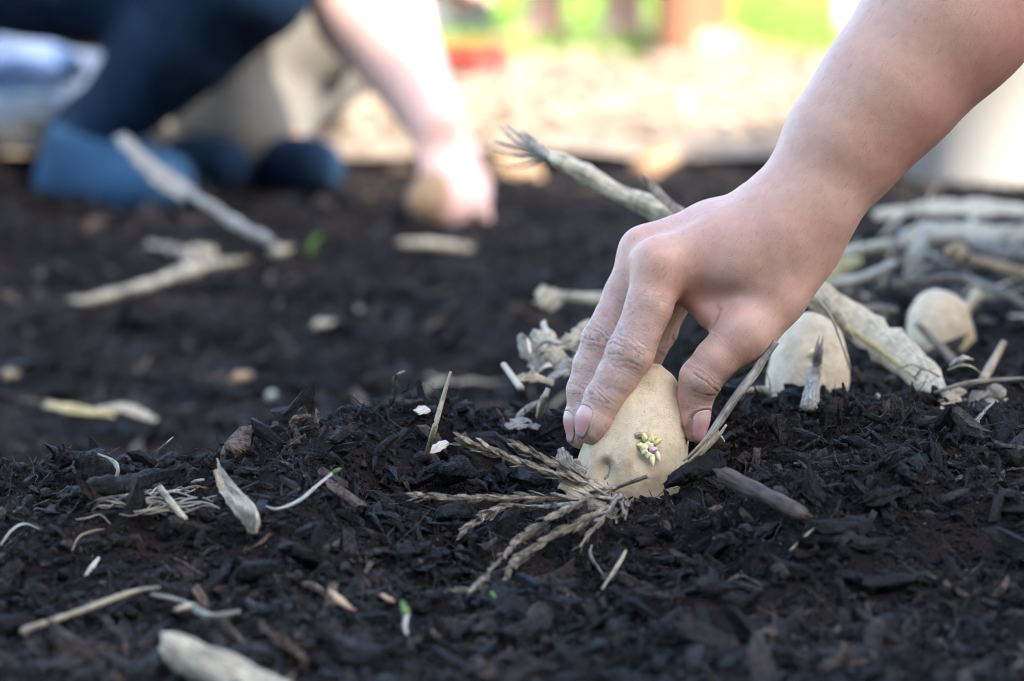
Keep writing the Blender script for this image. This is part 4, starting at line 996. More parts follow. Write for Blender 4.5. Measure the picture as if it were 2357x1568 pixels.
# ---- upright thin stem, white seed husk, leaning straw by the thumb
stick('dry_weed', [(980, 1052), (1000, 985, 1.495), (1018, 920, 1.50), (1037, 856, 1.505)], [0.0012, 0.0011, 0.0010, 0.0006], M_STRAW, 'thin knobbly dry stem standing upright on the mound', 'stem', n=44, sides=8, rough=.55)
blade('seed_husk', [(988, 1045, 'g', .004), (1008, 1030, 'g', .006), (1030, 1018, 'g', .007)], [0.0008, 0.0028, 0.0016], M_WHITE, 'small white oval husk at the foot of the upright stem', 'husk', n=8, nrm=(-.2, -.9, .4))
ls = stick('dry_weed', [(1578, 1078, 1.47), (1625, 1015, 1.47), (1700, 905, 1.475), (1745, 845, 1.48), (1787, 786, 1.48)], [0.0016, 0.0017, 0.0019, 0.0022, 0.0016], M_GREY, 'long dry stem leaning up beside the thumb, frayed at its foot', 'stem', n=50, sides=8, rough=.4)
for a, b in (((1560, 1085), (1610, 1040)), ((1590, 1082), (1632, 1022)), ((1572, 1062), (1612, 1025)), ((1602, 1062), (1650, 1008))):
    stick('frayed_fibre', [(*a, 1.468), (*b, 1.468), (b[0] + 22, b[1] - 30, 1.47)], [0.0005, 0.0010, 0.0006], M_STRAW, parent=ls, sides=5, n=10)
stick('bark_flake', [(1630, 1010, 1.475), (1655, 1005, 1.475), (1668, 1018, 1.475)], [0.0010, 0.0022, 0.0008], M_STRAW, 'small pale flake caught where the leaning stem meets the soil', 'bark', flat=.5)

# ---- dried seed head in front of the potato: spikes of overlapping husks
sh_root = ground_pt(1400, 1140, .004)[0]
seedhead = empty('dried_inflorescence', sh_root); tag(seedhead, 'dried grass seed head with spreading spikes lying before the potato', 'seed head')
def husk_mesh(k):
    r_ = np.random.default_rng(500 + k); n = 6; V, ST = [], []
    for i in range(n):
        t = i / (n - 1); w = 0.19 * math.sin(math.pi * min(1, 0.10 + 0.88 * t)) ** 0.8 * (1 - 0.3 * t) + 0.006; z = 0.16 * t * t * r_.uniform(.6, 1.4) + 0.03
        for a, b in ((-1, 0), (0, 1), (1, 0), (0, -0.5)): V.append((t, a * w, z + b * w * 0.55 + r_.normal(0, .008))); ST.append((a * .12 + k, t * .35, k))
    F = []
    for i in range(n - 1):
        for j in range(4): a = i * 4 + j; b = i * 4 + (j + 1) % 4; F.append((a, b, b + 4, a + 4))
    F += [(3, 2, 1, 0), tuple(range((n - 1) * 4, n * 4))]
    me = bpy.data.meshes.new('husk'); me.from_pydata(V, [], F); me.materials.append(M_SEED); me.update()
    at = me.attributes.new('st', 'FLOAT_VECTOR', 'POINT'); at.data.foreach_set('vector', np.array(ST, np.float32).ravel()); return me
HM = [husk_mesh(k) for k in range(6)]
SPIKES = [
 ([(1392, 1124, 1.452), (1298, 1098, 1.450), (1181, 1059, 1.448), (1120, 1034, 1.446), (1056, 1012, 1.446)], 58, .0135),
 ([(1375, 1112, 1.458), (1300, 1078, 1.458), (1240, 1052, 1.456), (1189, 1026, 1.456)], 28, .0120),
 ([(1345, 1150, 1.440), (1240, 1146, 1.440), (1122, 1147, 1.440), (1030, 1146, 1.441), (958, 1140, 1.442)], 54, .0125),
 ([(1325, 1160, 'g', .010), (1240, 1166, 'g', .009), (1161, 1168, 'g', .009), (1100, 1195, 'g', .008), (1056, 1232, 'g', .006)], 46, .0125),
 ([(1490, 1096, 1.442), (1400, 1130, 1.438), (1310, 1170, 'g', .012), (1200, 1240, 'g', .010), (1122, 1321, 'g', .007), (1079, 1376, 'g', .004)], 50, .0115),
 ([(1400, 1165, 'g', .010), (1330, 1205, 'g', .009), (1239, 1254, 'g', .008), (1190, 1290, 'g', .007), (1161, 1334, 'g', .005)], 40, .0120),
 ([(1430, 1140, 1.436), (1395, 1180, 'g', .009), (1360, 1225, 'g', .008), (1325, 1270, 'g', .006)], 12, .0095),
 ([(1430, 1135, 1.438), (1440, 1165, 1.432), (1420, 1200, 1.426), (1390, 1215, 1.42)], 12, .0095),
]
for si, (pl, nh, hl) in enumerate(SPIKES):
    pts = world_pts(pl); c = catmull(pts, 40)
    # lift any stretch that would sink into the soil
    gz = height(c[:, 0], c[:, 1], False) + 0.005; c[:, 2] = np.maximum(c[:, 2], gz); SEED[0] += 1
    V, F, ST = tube_mesh(c[::4], [0.0011, 0.0009, 0.0007, 0.0005], n=30, sides=6, rough=.4, seed=SEED[0])
    sp = link_mesh('spike', V - sh_root, F, M_SEED, seedhead); vattr(sp, 'st', ST)
    tn = np.gradient(c, axis=0); tn /= np.linalg.norm(tn, axis=1, keepdims=True)
    nh = int(nh * 1.3)
    for k in range(nh):
        t = (0.10 if si != 4 else 0.16) + 0.88 * (k + random.uniform(-.4, .4)) / nh; i = int(np.clip(t * 39, 0, 39)); x = Vector(tn[i]); roll = random.uniform(0, 6.283)
        spread = random.uniform(0.15, 0.62); yv = x.orthogonal().normalized(); zv = x.cross(yv); side = yv * math.cos(roll) + zv * math.sin(roll)
        X = (x + side * spread).normalized(); Y = X.cross(side).normalized(); Z = X.cross(Y).normalized() * -1
        s = hl * random.uniform(.5, 1.15) * (1 - .2 * t) * .85
        h_ = bpy.data.objects.new('husk', random.choice(HM)); COL.objects.link(h_); h_.parent = sp
        m4 = Matrix((X, Y, X.cross(Y))).transposed().to_4x4(); h_.matrix_basis = Matrix.Translation(Vector(c[i] - sh_root) + side * 0.0006) @ m4 @ Matrix.Diagonal((s, s * 1.0, s, 1))
for k in range(16):
    a = random.uniform(0, 1); u0, v0 = 1395 + 60 * a, 1150 + random.uniform(-14, 20); u1, v1 = u0 + random.uniform(-75, 20), v0 + random.uniform(30, 75)
    if k % 4 == 0: u1, v1 = u0 + random.uniform(-120, 40), v0 - random.uniform(10, 40)
    stick('awn', [(u0, v0, 1.434), ((u0 + u1) / 2 + random.uniform(-8, 8), (v0 + v1) / 2, 1.428), (u1, v1, 1.424)], [0.0009, 0.0011, 0.0005], M_GREY, parent=seedhead, sides=5, n=8)
blade('sheath', [(1340, 1100, 1.458), (1305, 1075, 1.458), (1290, 1032, 1.46)], [0.0050, 0.0068, 0.0022], M_GREY, parent=seedhead, nrm=(-.5, -.8, .3), jag=.2)
blade('sheath', [(1395, 1160, 1.445), (1350, 1140, 1.45), (1290, 1110, 1.452)], [0.0045, 0.0075, 0.0035], M_STRAW, parent=seedhead, nrm=(-.1, -.9, .4), jag=.2)

# ---- fibrous husk chunk, root mat and white root at the left
fc = blade('husk_chunk', [(498, 1080, 'g', .008), (518, 1118, 'g', .012), (548, 1154, 'g', .013), (576, 1192, 'g', .010), (584, 1228, 'g', .004)], [0.0016, 0.0034, 0.0052, 0.0046, 0.0022], M_STRAW, 'pale fibrous husk chunk stuck in the soil at left', 'husk', nrm=(0.35, -0.9, 0.25), n=20, jag=.05)
for k in range(30):
    a = k / 29 + random.uniform(-.06, .06); u0 = 528 + 60 * a; stick('fibre', [(500 + 22 * a, 1066 + 45 * a + random.uniform(-14, 8), 'g', .012), (522 + 46 * a, 1122 + 26 * a, 'g', .017), (548 + 42 * a, 1165 + 20 * a, 'g', .016), (560 + 28 * a, 1208 + 20 * a, 'g', .008)], [0.0003, 0.0007, 0.0007, 0.0003], M_STRAW if k % 2 else M_WHITE, parent=fc, sides=5, n=12)
rm = empty('root_mat', ground_pt(330, 1165, .004)[0]); tag(rm, 'tangle of fine pale fibres matted over the soil at left', 'roots')
for k in range(34):
    u0 = random.uniform(170, 420); v0 = 1175 + random.uniform(-25, 28) - (u0 - 170) * .12; ln = random.uniform(40, 150)
    stick('fibre', [(u0, v0, 'g', .003), (u0 + ln * .3, v0 - random.uniform(-8, 16), 'g', .006), (u0 + ln * .7, v0 - random.uniform(-4, 24), 'g', .007), (u0 + ln, v0 - random.uniform(-12, 16), 'g', .003)], [0.0003, 0.0005, 0.0004, 0.0003], random.choice([M_STRAW, M_GREY, M_WHITE]), parent=rm, sides=4, n=12)
stick('dry_straw', [(368, 1122, 'g', .009), (395, 1158, 'g', .008), (428, 1197, 'g', .006)], [0.0016, 0.0018, 0.0014], M_STALK, 'short pale straw lying on the root tangle', 'straw', sides=7)
wr_ = stick('white_root', [(612, 1166, 'g', .006), (640, 1172, 'g', .006), (690, 1152, 'g', .008), (730, 1118, 'g', .012), (765, 1090, 'g', .016)], [0.0004, 0.0007, 0.0008, 0.0008, 0.0007], M_ROOT, 'thin white root with a bright green tip', 'root', n=34, rough=.3)
q0 = world_pts([(765, 1090, 'g', .016), (774, 1084, 'g', .018), (785, 1079, 'g', .019)]); V, F, ST = tube_mesh(q0, [0.0007, 0.0010, 0.0005], n=10, sides=8, seed=9)
o = link_mesh('green_tip', V - np.array(wr_.location), F, M_GREEN, wr_); vattr(o, 'st', ST)
for pl, w, m, lab in (
 ([(224, 1045, 'g', .014), (258, 1060, 'g', .015), (272, 1085, 'g', .012), (255, 1118, 'g', .005)], .0016, M_GREY, 'curled grey husk thread on the left crest'),
 ([(350, 1050), (372, 1030, 1.497), (398, 1006, 1.50)], .0007, M_STRAW, 'fine hair-like straw rising from the left crest'),
 ([(0, 1256, 'g', .003), (28, 1220, 'g', .006), (58, 1206, 'g', .006), (92, 1218, 'g', .004)], .0007, M_ROOT, 'curled white thread root at the left edge'),
 ([(165, 1270, 'g', .003), (182, 1236, 'g', .005), (215, 1222, 'g', .006), (240, 1218, 'g', .004)], .0007, M_STRAW, 'thin tan curl below the root tangle'),
 ([(195, 1328), (228, 1284)], .0018, M_WHITE, 'small white splinter on the left foreground soil'),
 ([(440, 1112, 'g', .005), (470, 1104, 'g', .006)], .0016, M_STALK, 'tiny pale chip left of the husk chunk'),
 ([(1440, 1268, 'g', .006), (1420, 1305, 'g', .006), (1385, 1358, 'g', .004)], .0018, M_STRAW, 'bent tan straw on the soil below the seed head'),
 ([(1362, 1255, 'g', .005), (1360, 1280, 'g', .006), (1388, 1322, 'g', .004)], .0012, M_GREY, 'thin kinked grey straw left of the bent tan straw'),
 ([(1818, 1268, 'g', .003), (1860, 1228, 'g', .005), (1880, 1212, 'g', .005)], .0009, M_STRAW, 'fine tan straw on the soil at lower right'),
 ([(60, 1465, 'g', .005), (62, 1448, 'g', .008), (190, 1405, 'g', .010), (300, 1365, 'g', .011), (368, 1352, 'g', .010)], .0020, M_STRAW, 'long thin blurred straw in the left foreground'),
 ([(345, 1368, 'g', .010), (420, 1385, 'g', .009), (480, 1418, 'g', .008), (552, 1408, 'g', .008)], .0024, M_GREY, 'pale blurred straw continuing beside the long thin straw'),
 ([(402, 1404, 'g', .010), (448, 1390, 'g', .011)], .0020, M_STALK, 'white chip lying on the pale blurred straw'),
 ([(1068, 1048 + 160), (1080, 1210)], .0008, M_WHITE, 'tiny pale chip in front of the lower spikes'),
): stick('dry_straw', pl, [w * .4, w * .72, w * .35], m, lab, 'straw', sides=6, rough=.34)
stick('wood_splinter', [(764, 1362, 'g', .004), (785, 1385, 'g', .005), (812, 1404, 'g', .004)], [0.0015, 0.0030, 0.0012], M_TAN, 'pinkish tan wood splinter on the foreground soil', 'splinter', flat=.5, ragged=.001)
stick('wood_splinter', [(880, 1370, 'g', .004), (902, 1384, 'g', .005)], [0.0018, 0.0022], M_TAN, 'tiny orange wood splinter above the green blade', 'splinter', flat=.5)
stick('cut_stalk', [(385, 1478, 1.205), (480, 1535, 1.19), (600, 1600, 1.175), (720, 1665, 1.16)], [0.0070, 0.0080, 0.0084, 0.008], M_STRAW, 'thick pale cut stalk, blurred at the bottom edge', 'stalk', n=26, sides=14, rough=.10, ragged=.0012, nodes=2)
gb = blade('green_shoot', [(940, 1472, 'g', .002), (932, 1440, 'g', .006), (936, 1410, 'g', .010), (926, 1388, 'g', .012)], [0.0006, 0.0009, 0.0014, 0.0007], M_ROOT, 'tiny green shoot with white foot in the foreground', 'shoot', n=10, nrm=(0, -1, .2))
blade('leaf_tip', [(936, 1412, 'g', .0104), (930, 1398, 'g', .0118), (925, 1384, 'g', .0128)], [0.0014, 0.0012, 0.0005], M_GREEN, parent=gb, n=6, nrm=(0, -1, .2))
blade('green_shoot', [(1140, 1376, 'g', .003), (1130, 1362, 'g', .005)], [0.0010, 0.0008], M_GREEN, 'tiny green sliver below the lowest spike', 'shoot', n=5)
blade('seedling', [(712, 585), (720, 560, 'g', .012), (738, 540, 'g', .022)], [0.0015, 0.0035, 0.0015], M_GREEN, 'small green seedling blurred in the far soil', 'seedling', nrm=(.2, -1, .2), n=8)
# ---- bark and twigs near the potato
def rock(name, pl, w, h, mat, label, cat, seed):
    pts = catmull(world_pts(pl), 14); V, F, ST = tube_mesh(pts, [w * .35, w * .85, w, w * .95, w * .9, w * .4], n=44, sides=22, rough=.5, seed=seed, flat=h / w, ragged=.002)
    c_ = np.repeat(catmull(pts, 44), 22, axis=0); nn = V - c_; nn /= np.linalg.norm(nn, axis=1, keepdims=True) + 1e-9
    V = V + nn * (fbm(V * np.array([260, 260, 260]), 4, seed, .65) * w * 0.42)[:, None]; o = link_mesh(name, V, F, mat, None, True); recentre(o, pts[0]); vattr(o, 'st', ST)
    fattr(o, 'tone', 0.36 + 0.30 * fbm(V * 160, 3, seed)); fattr(o, 'hue', 0.45 + 0.4 * fbm(V * 60, 2, seed)); return tag(o, label, cat)
rock('bark_piece', [(1535, 1118, 1.462), (1585, 1088, 1.462), (1640, 1062, 1.464), (1668, 1052, 1.466)], .0060, .0048, M_CRUMB, 'dark wet bark piece wedged against the right of the potato', 'bark', 71)
rock('bark_piece', [(1985, 1160), (2040, 1140), (2090, 1128)], .005, .0035, M_CRUMB, 'flat dark bark chip on the soil at right', 'bark', 72)
rock('bark_piece', [(540, 1330, 'g', .004), (590, 1312, 'g', .006), (630, 1300, 'g', .005)], .006, .004, M_CRUMB, 'purplish bark chip on the left foreground soil', 'bark', 73)
rock('soil_clod', [(180, 1085, 'g', .006), (215, 1080, 'g', .010), (245, 1085, 'g', .006)], .0075, .0075, M_CRUMB, 'rounded dark clod on the left crest', 'clod', 74)
rock('bark_piece', [(140, 1140, 'g', .005), (230, 1122, 'g', .007), (330, 1102, 'g', .008), (410, 1085, 'g', .008)], .0042, .0040, M_CRUMB, 'long dark bark stick lying along the left crest', 'bark', 75)
rock('bark_piece', [(140, 1075, 'g', .004), (150, 1060, 'g', .012), (143, 1035, 'g', .018)], .0035, .0030, M_CRUMB, 'dark bark splinter standing up on the left crest', 'bark', 76)
rock('soil_clod', [(1010, 1085, 'g', .005), (1040, 1085, 'g', .009), (1070, 1092, 'g', .005)], .0085, .0070, M_CRUMB, 'dark brown clod left of the uppermost spike', 'clod', 77)
rock('bark_piece', [(1000, 1192, 'g', .003), (1040, 1180, 'g', .006), (1085, 1172, 'g', .005)], .0045, .0035, M_CRUMB, 'smooth dark bark chip under the lower spikes', 'bark', 78)
stick('brown_twig', [(1655, 1086, 'g', .007), (1720, 1120, 'g', .009), (1790, 1152, 'g', .009), (1862, 1192, 'g', .006)], [0.0035, 0.0042, 0.0040, 0.0028], M_TWIG, 'brown twig sloping down to the right of the bark piece', 'twig', n=40, sides=10, rough=.3)

# ---- stalks and chips on the far soil, out of focus
stick('dead_stalk', [(160, 690), (205, 690), (330, 658), (450, 620), (566, 598)], [0.002, 0.0036, 0.0048, 0.0062, 0.0050], M_STALK, 'tapered pale stalk lying on the far soil at left', 'stalk', n=30)
stick('dead_stalk', [(430, 440, 2.52), (500, 485, 2.48), (560, 525, 2.44), (630, 556, 2.40)], [0.0040, 0.0045, 0.005, 0.0045], M_GREY, 'grey stalk lying below the blue shoe, right end nearest', 'stalk', n=24)
blade('dead_leaf', [(275, 312, 2.62), (330, 370, 2.58), (390, 420, 2.55), (440, 452, 2.52)], [0.005, 0.008, 0.011, 0.007], M_GREY, 'blurred greyish leaf standing up before the blue shoe', 'leaf', nrm=(.2, -.9, .4))
blade('dead_leaf', [(105, 930, 'g', .02), (180, 943, 'g', .018), (260, 953, 'g', .015)], [0.0035, 0.0045, 0.004], M_YEL, 'yellow leaf sliver on the far soil at left', 'leaf')
blade('dead_leaf', [(225, 942, 'g', .016), (290, 940, 'g', .018), (360, 968, 'g', .012)], [0.002, 0.0050, 0.002], M_STALK, 'pale leaf end beside the yellow leaf sliver', 'leaf')
blade('dead_leaf', [(340, 560), (400, 575), (440, 600)], [0.004, 0.006, 0.004], M_GREY, 'greyish leaf sliver above the tapered pale stalk', 'leaf')
blade('dead_leaf', [(430, 600), (455, 580), (495, 580)], [0.005, 0.010, 0.006], M_STRAW, 'tan leaf scrap touching the tapered pale stalk', 'leaf', jag=.25)
stick('dead_stalk', [(915, 560), (990, 562), (1085, 572)], [0.003, 0.0048, 0.004], M_STALK, 'short pale stalk lying below the crouching gardener\'s hand', 'stalk')
stick('dead_stalk', [(1235, 690, 1.95), (1290, 685, 1.95), (1420, 690, 1.94)], [0.005, 0.0044, 0.004], M_STALK, 'pale stalk lying level behind the middle finger', 'stalk')
blade('husk_piece', [(1240, 665, 1.93), (1265, 690, 1.93), (1280, 710, 1.93)], [0.004, 0.0095, 0.004], M_STALK, 'whitish husk at the left end of the level stalk', 'husk', jag=.2)
for u, v, rr, m, lab in ((742, 748, .0070, M_STALK, 'blurred tan chip in the middle of the far soil'), (552, 870, .0070, M_TAN, 'blurred tan pebble-like chip left of the white pellet'), (642, 578, .0075, M_STALK, 'blurred tan chip at the near end of the grey stalk'), (815, 715, .0045, M_GREY, 'small grey chip right of the tan chip on the far soil'), (20, 862, .007, M_STRAW, 'tan chip at the left edge of the far soil')):
    stick('wood_chip', [(u - 18, v + 4), (u, v), (u + 20, v - 6)], [rr * .6, rr, rr * .6], m, lab, 'chip', flat=.7, n=10)
pp, _d = ground_pt(627, 912, .0045)
v_, f_ = clod_base(3, 2); v_ = v_ / np.linalg.norm(v_, axis=1, keepdims=True) * (1 + .05 * fbm(v_ * 2, 2, 5))[:, None] * 0.0046
o = link_mesh('pellet', v_, f_, simple_mat('pellet', (0.40, 0.42, 0.36), (0.3, 0.32, 0.27), 300, .6, .0003)); o.location = Vector(pp); tag(o, 'small round white pellet on the far soil behind the crest', 'pellet')
pp, _d = ground_pt(1995, 1456, .002); o = link_mesh('pellet', v_ * .4, f_, simple_mat('red_pellet', (0.30, 0.09, 0.085), (0.2, 0.05, 0.05), 300, .6, .0003)); o.location = Vector(pp); tag(o, 'tiny red speck on the soil at lower right', 'pellet')

# ================================================================== PEOPLE AND THINGS BEHIND
def cloth_mat(name, col, rough=0.85, weave=900):
    if name in MATS: return MATS[name]
    m, nt, b = new_mat(name); k = NB(nt); c = k.obj(); n1 = k.noise(c, 12, 4, 0.6); n2 = k.noise(c, weave, 2, 0.5)
    k.l(k.ramp(n1, [(0.3, tuple(x * 0.72 for x in col)), (0.7, col)]), b.inputs['Base Color']); b.inputs['Roughness'].default_value = rough; b.inputs['Specular IOR Level'].default_value = 0.15
    k.l(k.bump(n2, 0.001, 0.4, k.bump(n1, 0.01, 0.4)), b.inputs['Normal']); MATS[name] = m; return m
M_HAIR = simple_mat('hair', (0.06, 0.035, 0.02), (0.02, 0.012, 0.008), 90, 0.5, 0.004)
def chain3(p, pts, k):
    d = None
    for (a, ra), (b, rb) in zip(pts[:-1], pts[1:]):
        c = cone(p, a, b, ra, rb); d = c if d is None else smin(d, c, k)
    return d
def figure(J, label, skin, top, legs, shoe, short=False, sleeve=0.55, hair=M_HAIR, h=0.007, group=None, ls=1.0, as_=1.0, shoe_top=None, hem=1.04):
    """J: joints in metres. body skin is one mesh; hair, shirt, trousers and shoes are its children"""
    J = {k: np.array(v, float) for k, v in J.items()}; A = lambda a, b, t: J[a] + (J[b] - J[a]) * t
    def hand(p, s):
        w, e, hd = J['wrist' + s], J['elbow' + s], J['hand' + s]
        ax = hd - w; ax /= np.linalg.norm(ax); sd = np.cross(ax, J['palm' + s] if 'palm' + s in J else np.array([0, 1.0, 0])); sd /= np.linalg.norm(sd) + 1e-9; pn = np.cross(sd, ax)
        d = cone(p, w, w + ax * 0.075, 0.024, 0.030, (pn, 1.7))
        for k, ln in enumerate((0.078, 0.088, 0.082, 0.064)):
            b = w + ax * 0.080 + sd * (k - 1.5) * 0.021; m_ = b + ax * ln * 0.48 - pn * 0.016 + sd * (k - 1.5) * 0.004; t = b + ax * ln * 0.80 - pn * 0.040 + sd * (k - 1.5) * 0.004
            f = smin(cone(p, b, m_, 0.0098, 0.0092), cone(p, m_, t, 0.0090, 0.0075), 0.004); d = smin(d, f, 0.006)
        tb = w + ax * 0.03 - sd * 0.026; tm = tb + ax * 0.035 - sd * 0.016 - pn * 0.014; tt = tm + ax * 0.032 - pn * 0.012
        return smin(d, smin(cone(p, tb, tm, 0.014, 0.011), cone(p, tm, tt, 0.011, 0.008), 0.005), 0.012)
    def arm_(p, s, g=0.0): return chain3(p, [(J['shoulder' + s], 0.055 + g), (A('shoulder' + s, 'elbow' + s, .55), 0.047 + g), (J['elbow' + s], 0.040 * as_ + g), (A('elbow' + s, 'wrist' + s, .28), 0.044 * as_ + g), (J['wrist' + s], 0.026 * as_ ** .5 + g)], 0.02)
    def leg_(p, s, g=0.0): return chain3(p, [(J['hip' + s], 0.092 + g), (A('hip' + s, 'knee' + s, .5), 0.078 + g), (J['knee' + s], 0.056 * ls + g), (A('knee' + s, 'ankle' + s, .3), 0.057 * ls + g), (J['ankle' + s], 0.036 * ls + g)], 0.02)
    def torso(p, g=0.0):
        hp = (J['hipL'] + J['hipR']) / 2; d = None
        for s in 'LR':
            c = chain3(p, [(A('hip' + s, 'hip' + ('R' if s == 'L' else 'L'), .22), 0.105 + g), ((hp + J['chest']) / 2 + (J['shoulder' + s] - J['chest']) * .42, 0.095 + g), (J['chest'] + (J['shoulder' + s] - J['chest']) * .55, 0.10 + g)], 0.03); d = c if d is None else smin(d, c, 0.05)
        return smin(d, cone(p, J['shoulderL'], J['shoulderR'], 0.058 + g, 0.058 + g), 0.05)
    fw = J['face'] / np.linalg.norm(J['face']); hu = J['head'] - J['chest']; hu /= np.linalg.norm(hu); fw = fw - (fw @ hu) * hu; fw /= np.linalg.norm(fw); hs = np.cross(fw, hu); HR = np.stack([hs, fw, hu], 1)
    def head(p):
        d = ellip(p, J['head'], (0.074, 0.092, 0.112), HR)
        d = smin(d, ball(p, J['head'] + fw * 0.055 - hu * 0.065, 0.045), 0.04)
        d = smin(d, cone(p, J['head'] + fw * 0.085 + hu * 0.015, J['head'] + fw * 0.108 - hu * 0.028, 0.009, 0.015), 0.012)
        for s in (-1, 1):
            d = smin(d, cone(p, J['head'] + hs * s * 0.077 + hu * 0.015, J['head'] + hs * s * 0.079 - hu * 0.02, 0.014, 0.010), 0.006)
            d = -smin(-d, ball(p, J['head'] + fw * 0.094 + hs * s * 0.032 + hu * 0.010, 0.014), 0.008)
        d = -smin(-d, cone(p, J['head'] + fw * 0.098 - hu * 0.058 + hs * -0.02, J['head'] + fw * 0.098 - hu * 0.058 + hs * 0.02, 0.004, 0.004), 0.005)
        return smin(d, cone(p, J['head'] - hu * 0.06, J['chest'] + hu * 0.10, 0.052, 0.062), 0.03)
    def foot(p, s, g=0.0):
        a, t = J['ankle' + s], J['toe' + s]; dv = t - a; hz = np.array([dv[0], dv[1], 0]); hz /= np.linalg.norm(hz) + 1e-9
        heel = a - hz * 0.035 + np.array([0, 0, -0.045])
        return smin(smin(cone(p, a, heel, 0.036 + g, 0.030 + g), cone(p, heel, t, 0.032 + g, 0.028 + g), 0.03), cone(p, a, t + hz * -0.06, 0.034 + g, 0.032 + g), 0.03)
    def body(p):
        d = smin(torso(p), head(p), 0.03)
        for s in 'LR': d = smin(d, arm_(p, s), 0.03); d = smin(d, hand(p, s), 0.012); d = smin(d, leg_(p, s), 0.02); d = smin(d, foot(p, s), 0.015)
        return d
    allp = np.array([v for k, v in J.items() if not k.startswith(('face', 'palm'))]); lo, hi = allp.min(0) - 0.2, allp.max(0) + 0.2
    base = (J['ankleL'] + J['ankleR']) / 2; base = np.array([base[0], base[1], 0.0])
    v, f = mesh_sdf(body, lo, hi, h); o = link_mesh('person', v - base, f, skin); o.location = Vector(base); tag(o, label, 'person', group)
    fold = lambda p, a: a * fbm(p * np.array([14, 14, 7]), 3, 5)
    def garment(name, fn, mat):
        v, f = mesh_sdf(fn, lo, hi, h * 1.25); return link_mesh(name, v - base, f, mat, o)
    def shirt(p):
        d = torso(p, 0.014)
        for s in 'LR':
            e = A('shoulder' + s, 'elbow' + s, sleeve); d = smin(d, cone(p, J['shoulder' + s], e, 0.070, 0.062), 0.03)
        return d + fold(p, 0.012)
    def trousers(p):
        d = None
        for s in 'LR':
            kn = J['knee' + s]
            if short: c = chain3(p, [(J['hip' + s], 0.112), (A('hip' + s, 'knee' + s, .5), 0.098), (A('hip' + s, 'knee' + s, .85), 0.092)], 0.02)
            else: c = chain3(p, [(J['hip' + s], 0.110), (A('hip' + s, 'knee' + s, .5), 0.096), (kn, 0.074 * ls), (A('knee' + s, 'ankle' + s, .35), 0.068 * ls), (A('knee' + s, 'ankle' + s, min(hem, 1.0)), (0.046 if hem < 1.05 else 0.064) * ls), (A('knee' + s, 'ankle' + s, hem), (0.046 if hem < 1.05 else 0.070) * ls)], 0.02)
            d = c if d is None else smin(d, c, 0.02)
        d = smin(d, cone(p, J['hipL'], J['hipR'], 0.122, 0.122), 0.03)
        return d + fold(p, 0.014)
    garment('shirt', shirt, top); garment('trousers', trousers, legs)
    for s in 'LR': 
        sv = garment('shoe', lambda p, s=s: foot(p, s, 0.005) if shoe_top is None else np.maximum(foot(p, s, 0.006), p[:, 2] - shoe_top), shoe)
    def hairf(p):
        d = ellip(p, J['head'] - fw * 0.012 + hu * 0.018, (0.083, 0.094, 0.110), HR) + 0.006 * fbm(p * 60, 2, 4)
        cut = (p - J['head']) @ fw * 0.8 - (p - J['head']) @ hu * 0.75 - 0.018
        return np.maximum(d, cut)
    garment('hair', hairf, hair)
    return o
NAVY = cloth_mat('navy_cloth', (0.006, 0.022, 0.052)); KHAKI = cloth_mat('khaki_cloth', (0.165, 0.15, 0.128)); BLUE_SHOE = cloth_mat('blue_canvas', (0.030, 0.080, 0.155)); DARK_SHOE = cloth_mat('dark_shoe', (0.012, 0.022, 0.04))  # khaki darkened to stand in for shade from the navy gardener
TEE = cloth_mat('grey_shirt', (0.22, 0.24, 0.28)); TEE2 = cloth_mat('white_shirt', (0.62, 0.61, 0.60)); TEE3 = cloth_mat('maroon_shirt', (0.16, 0.03, 0.05))
Z = lambda p, z: np.array([p[0], p[1], z])
# crouching gardener in navy trousers, reaching to the soil
hw1 = P(1000, 282, 3.03); el1 = P(800, -80, 3.10); sh1 = P(640, -540, 3.22)
an1 = P(215, 322, 3.19); kn1 = P(552, -68, 3.02); hp1 = P(-150, -165, 3.30)
figure(dict(wristR=hw1, handR=P(1025, 400, 3.02), palmR=(0.45, -0.9, 0.0), elbowR=el1, shoulderR=sh1, chest=P(480, -700, 3.40), shoulderL=P(420, -600, 3.60), elbowL=P(700, -300, 3.66), wristL=P(900, -160, 3.62), handL=P(960, -80, 3.6), palmL=(-0.9, 0.3, 0),
   head=P(640, -1060, 3.42), face=(0.9, -0.2, -0.4), hipR=hp1, kneeR=kn1, ankleR=an1, toeR=Z(P(375, 440, 3.10), 0.030), hipL=P(-220, -170, 3.55), kneeL=P(260, -250, 3.80), ankleL=Z(P(-280, 330, 3.85), 0.10), toeL=Z(P(-120, 380, 3.80), 0.05)),
   'gardener crouching in navy trousers and blue shoe, bare arm reaching down to the soil', M_SKIN_PALE, cloth_mat('navy_shirt', (0.008, 0.02, 0.04)), NAVY, BLUE_SHOE, h=0.008, ls=0.92, as_=1.25, shoe_top=0.088, hem=1.03)
# the potato in that hand
o, _, _ = potato_mesh('potato', P(985, 452, 2.99), (0.5, 0.1, 1), (1, 0, 0), (0.019, 0.018, 0.026), 44, M_POT3, nu=40, nv=28); tag(o, 'seed potato in the crouching gardener\'s hand', 'potato')
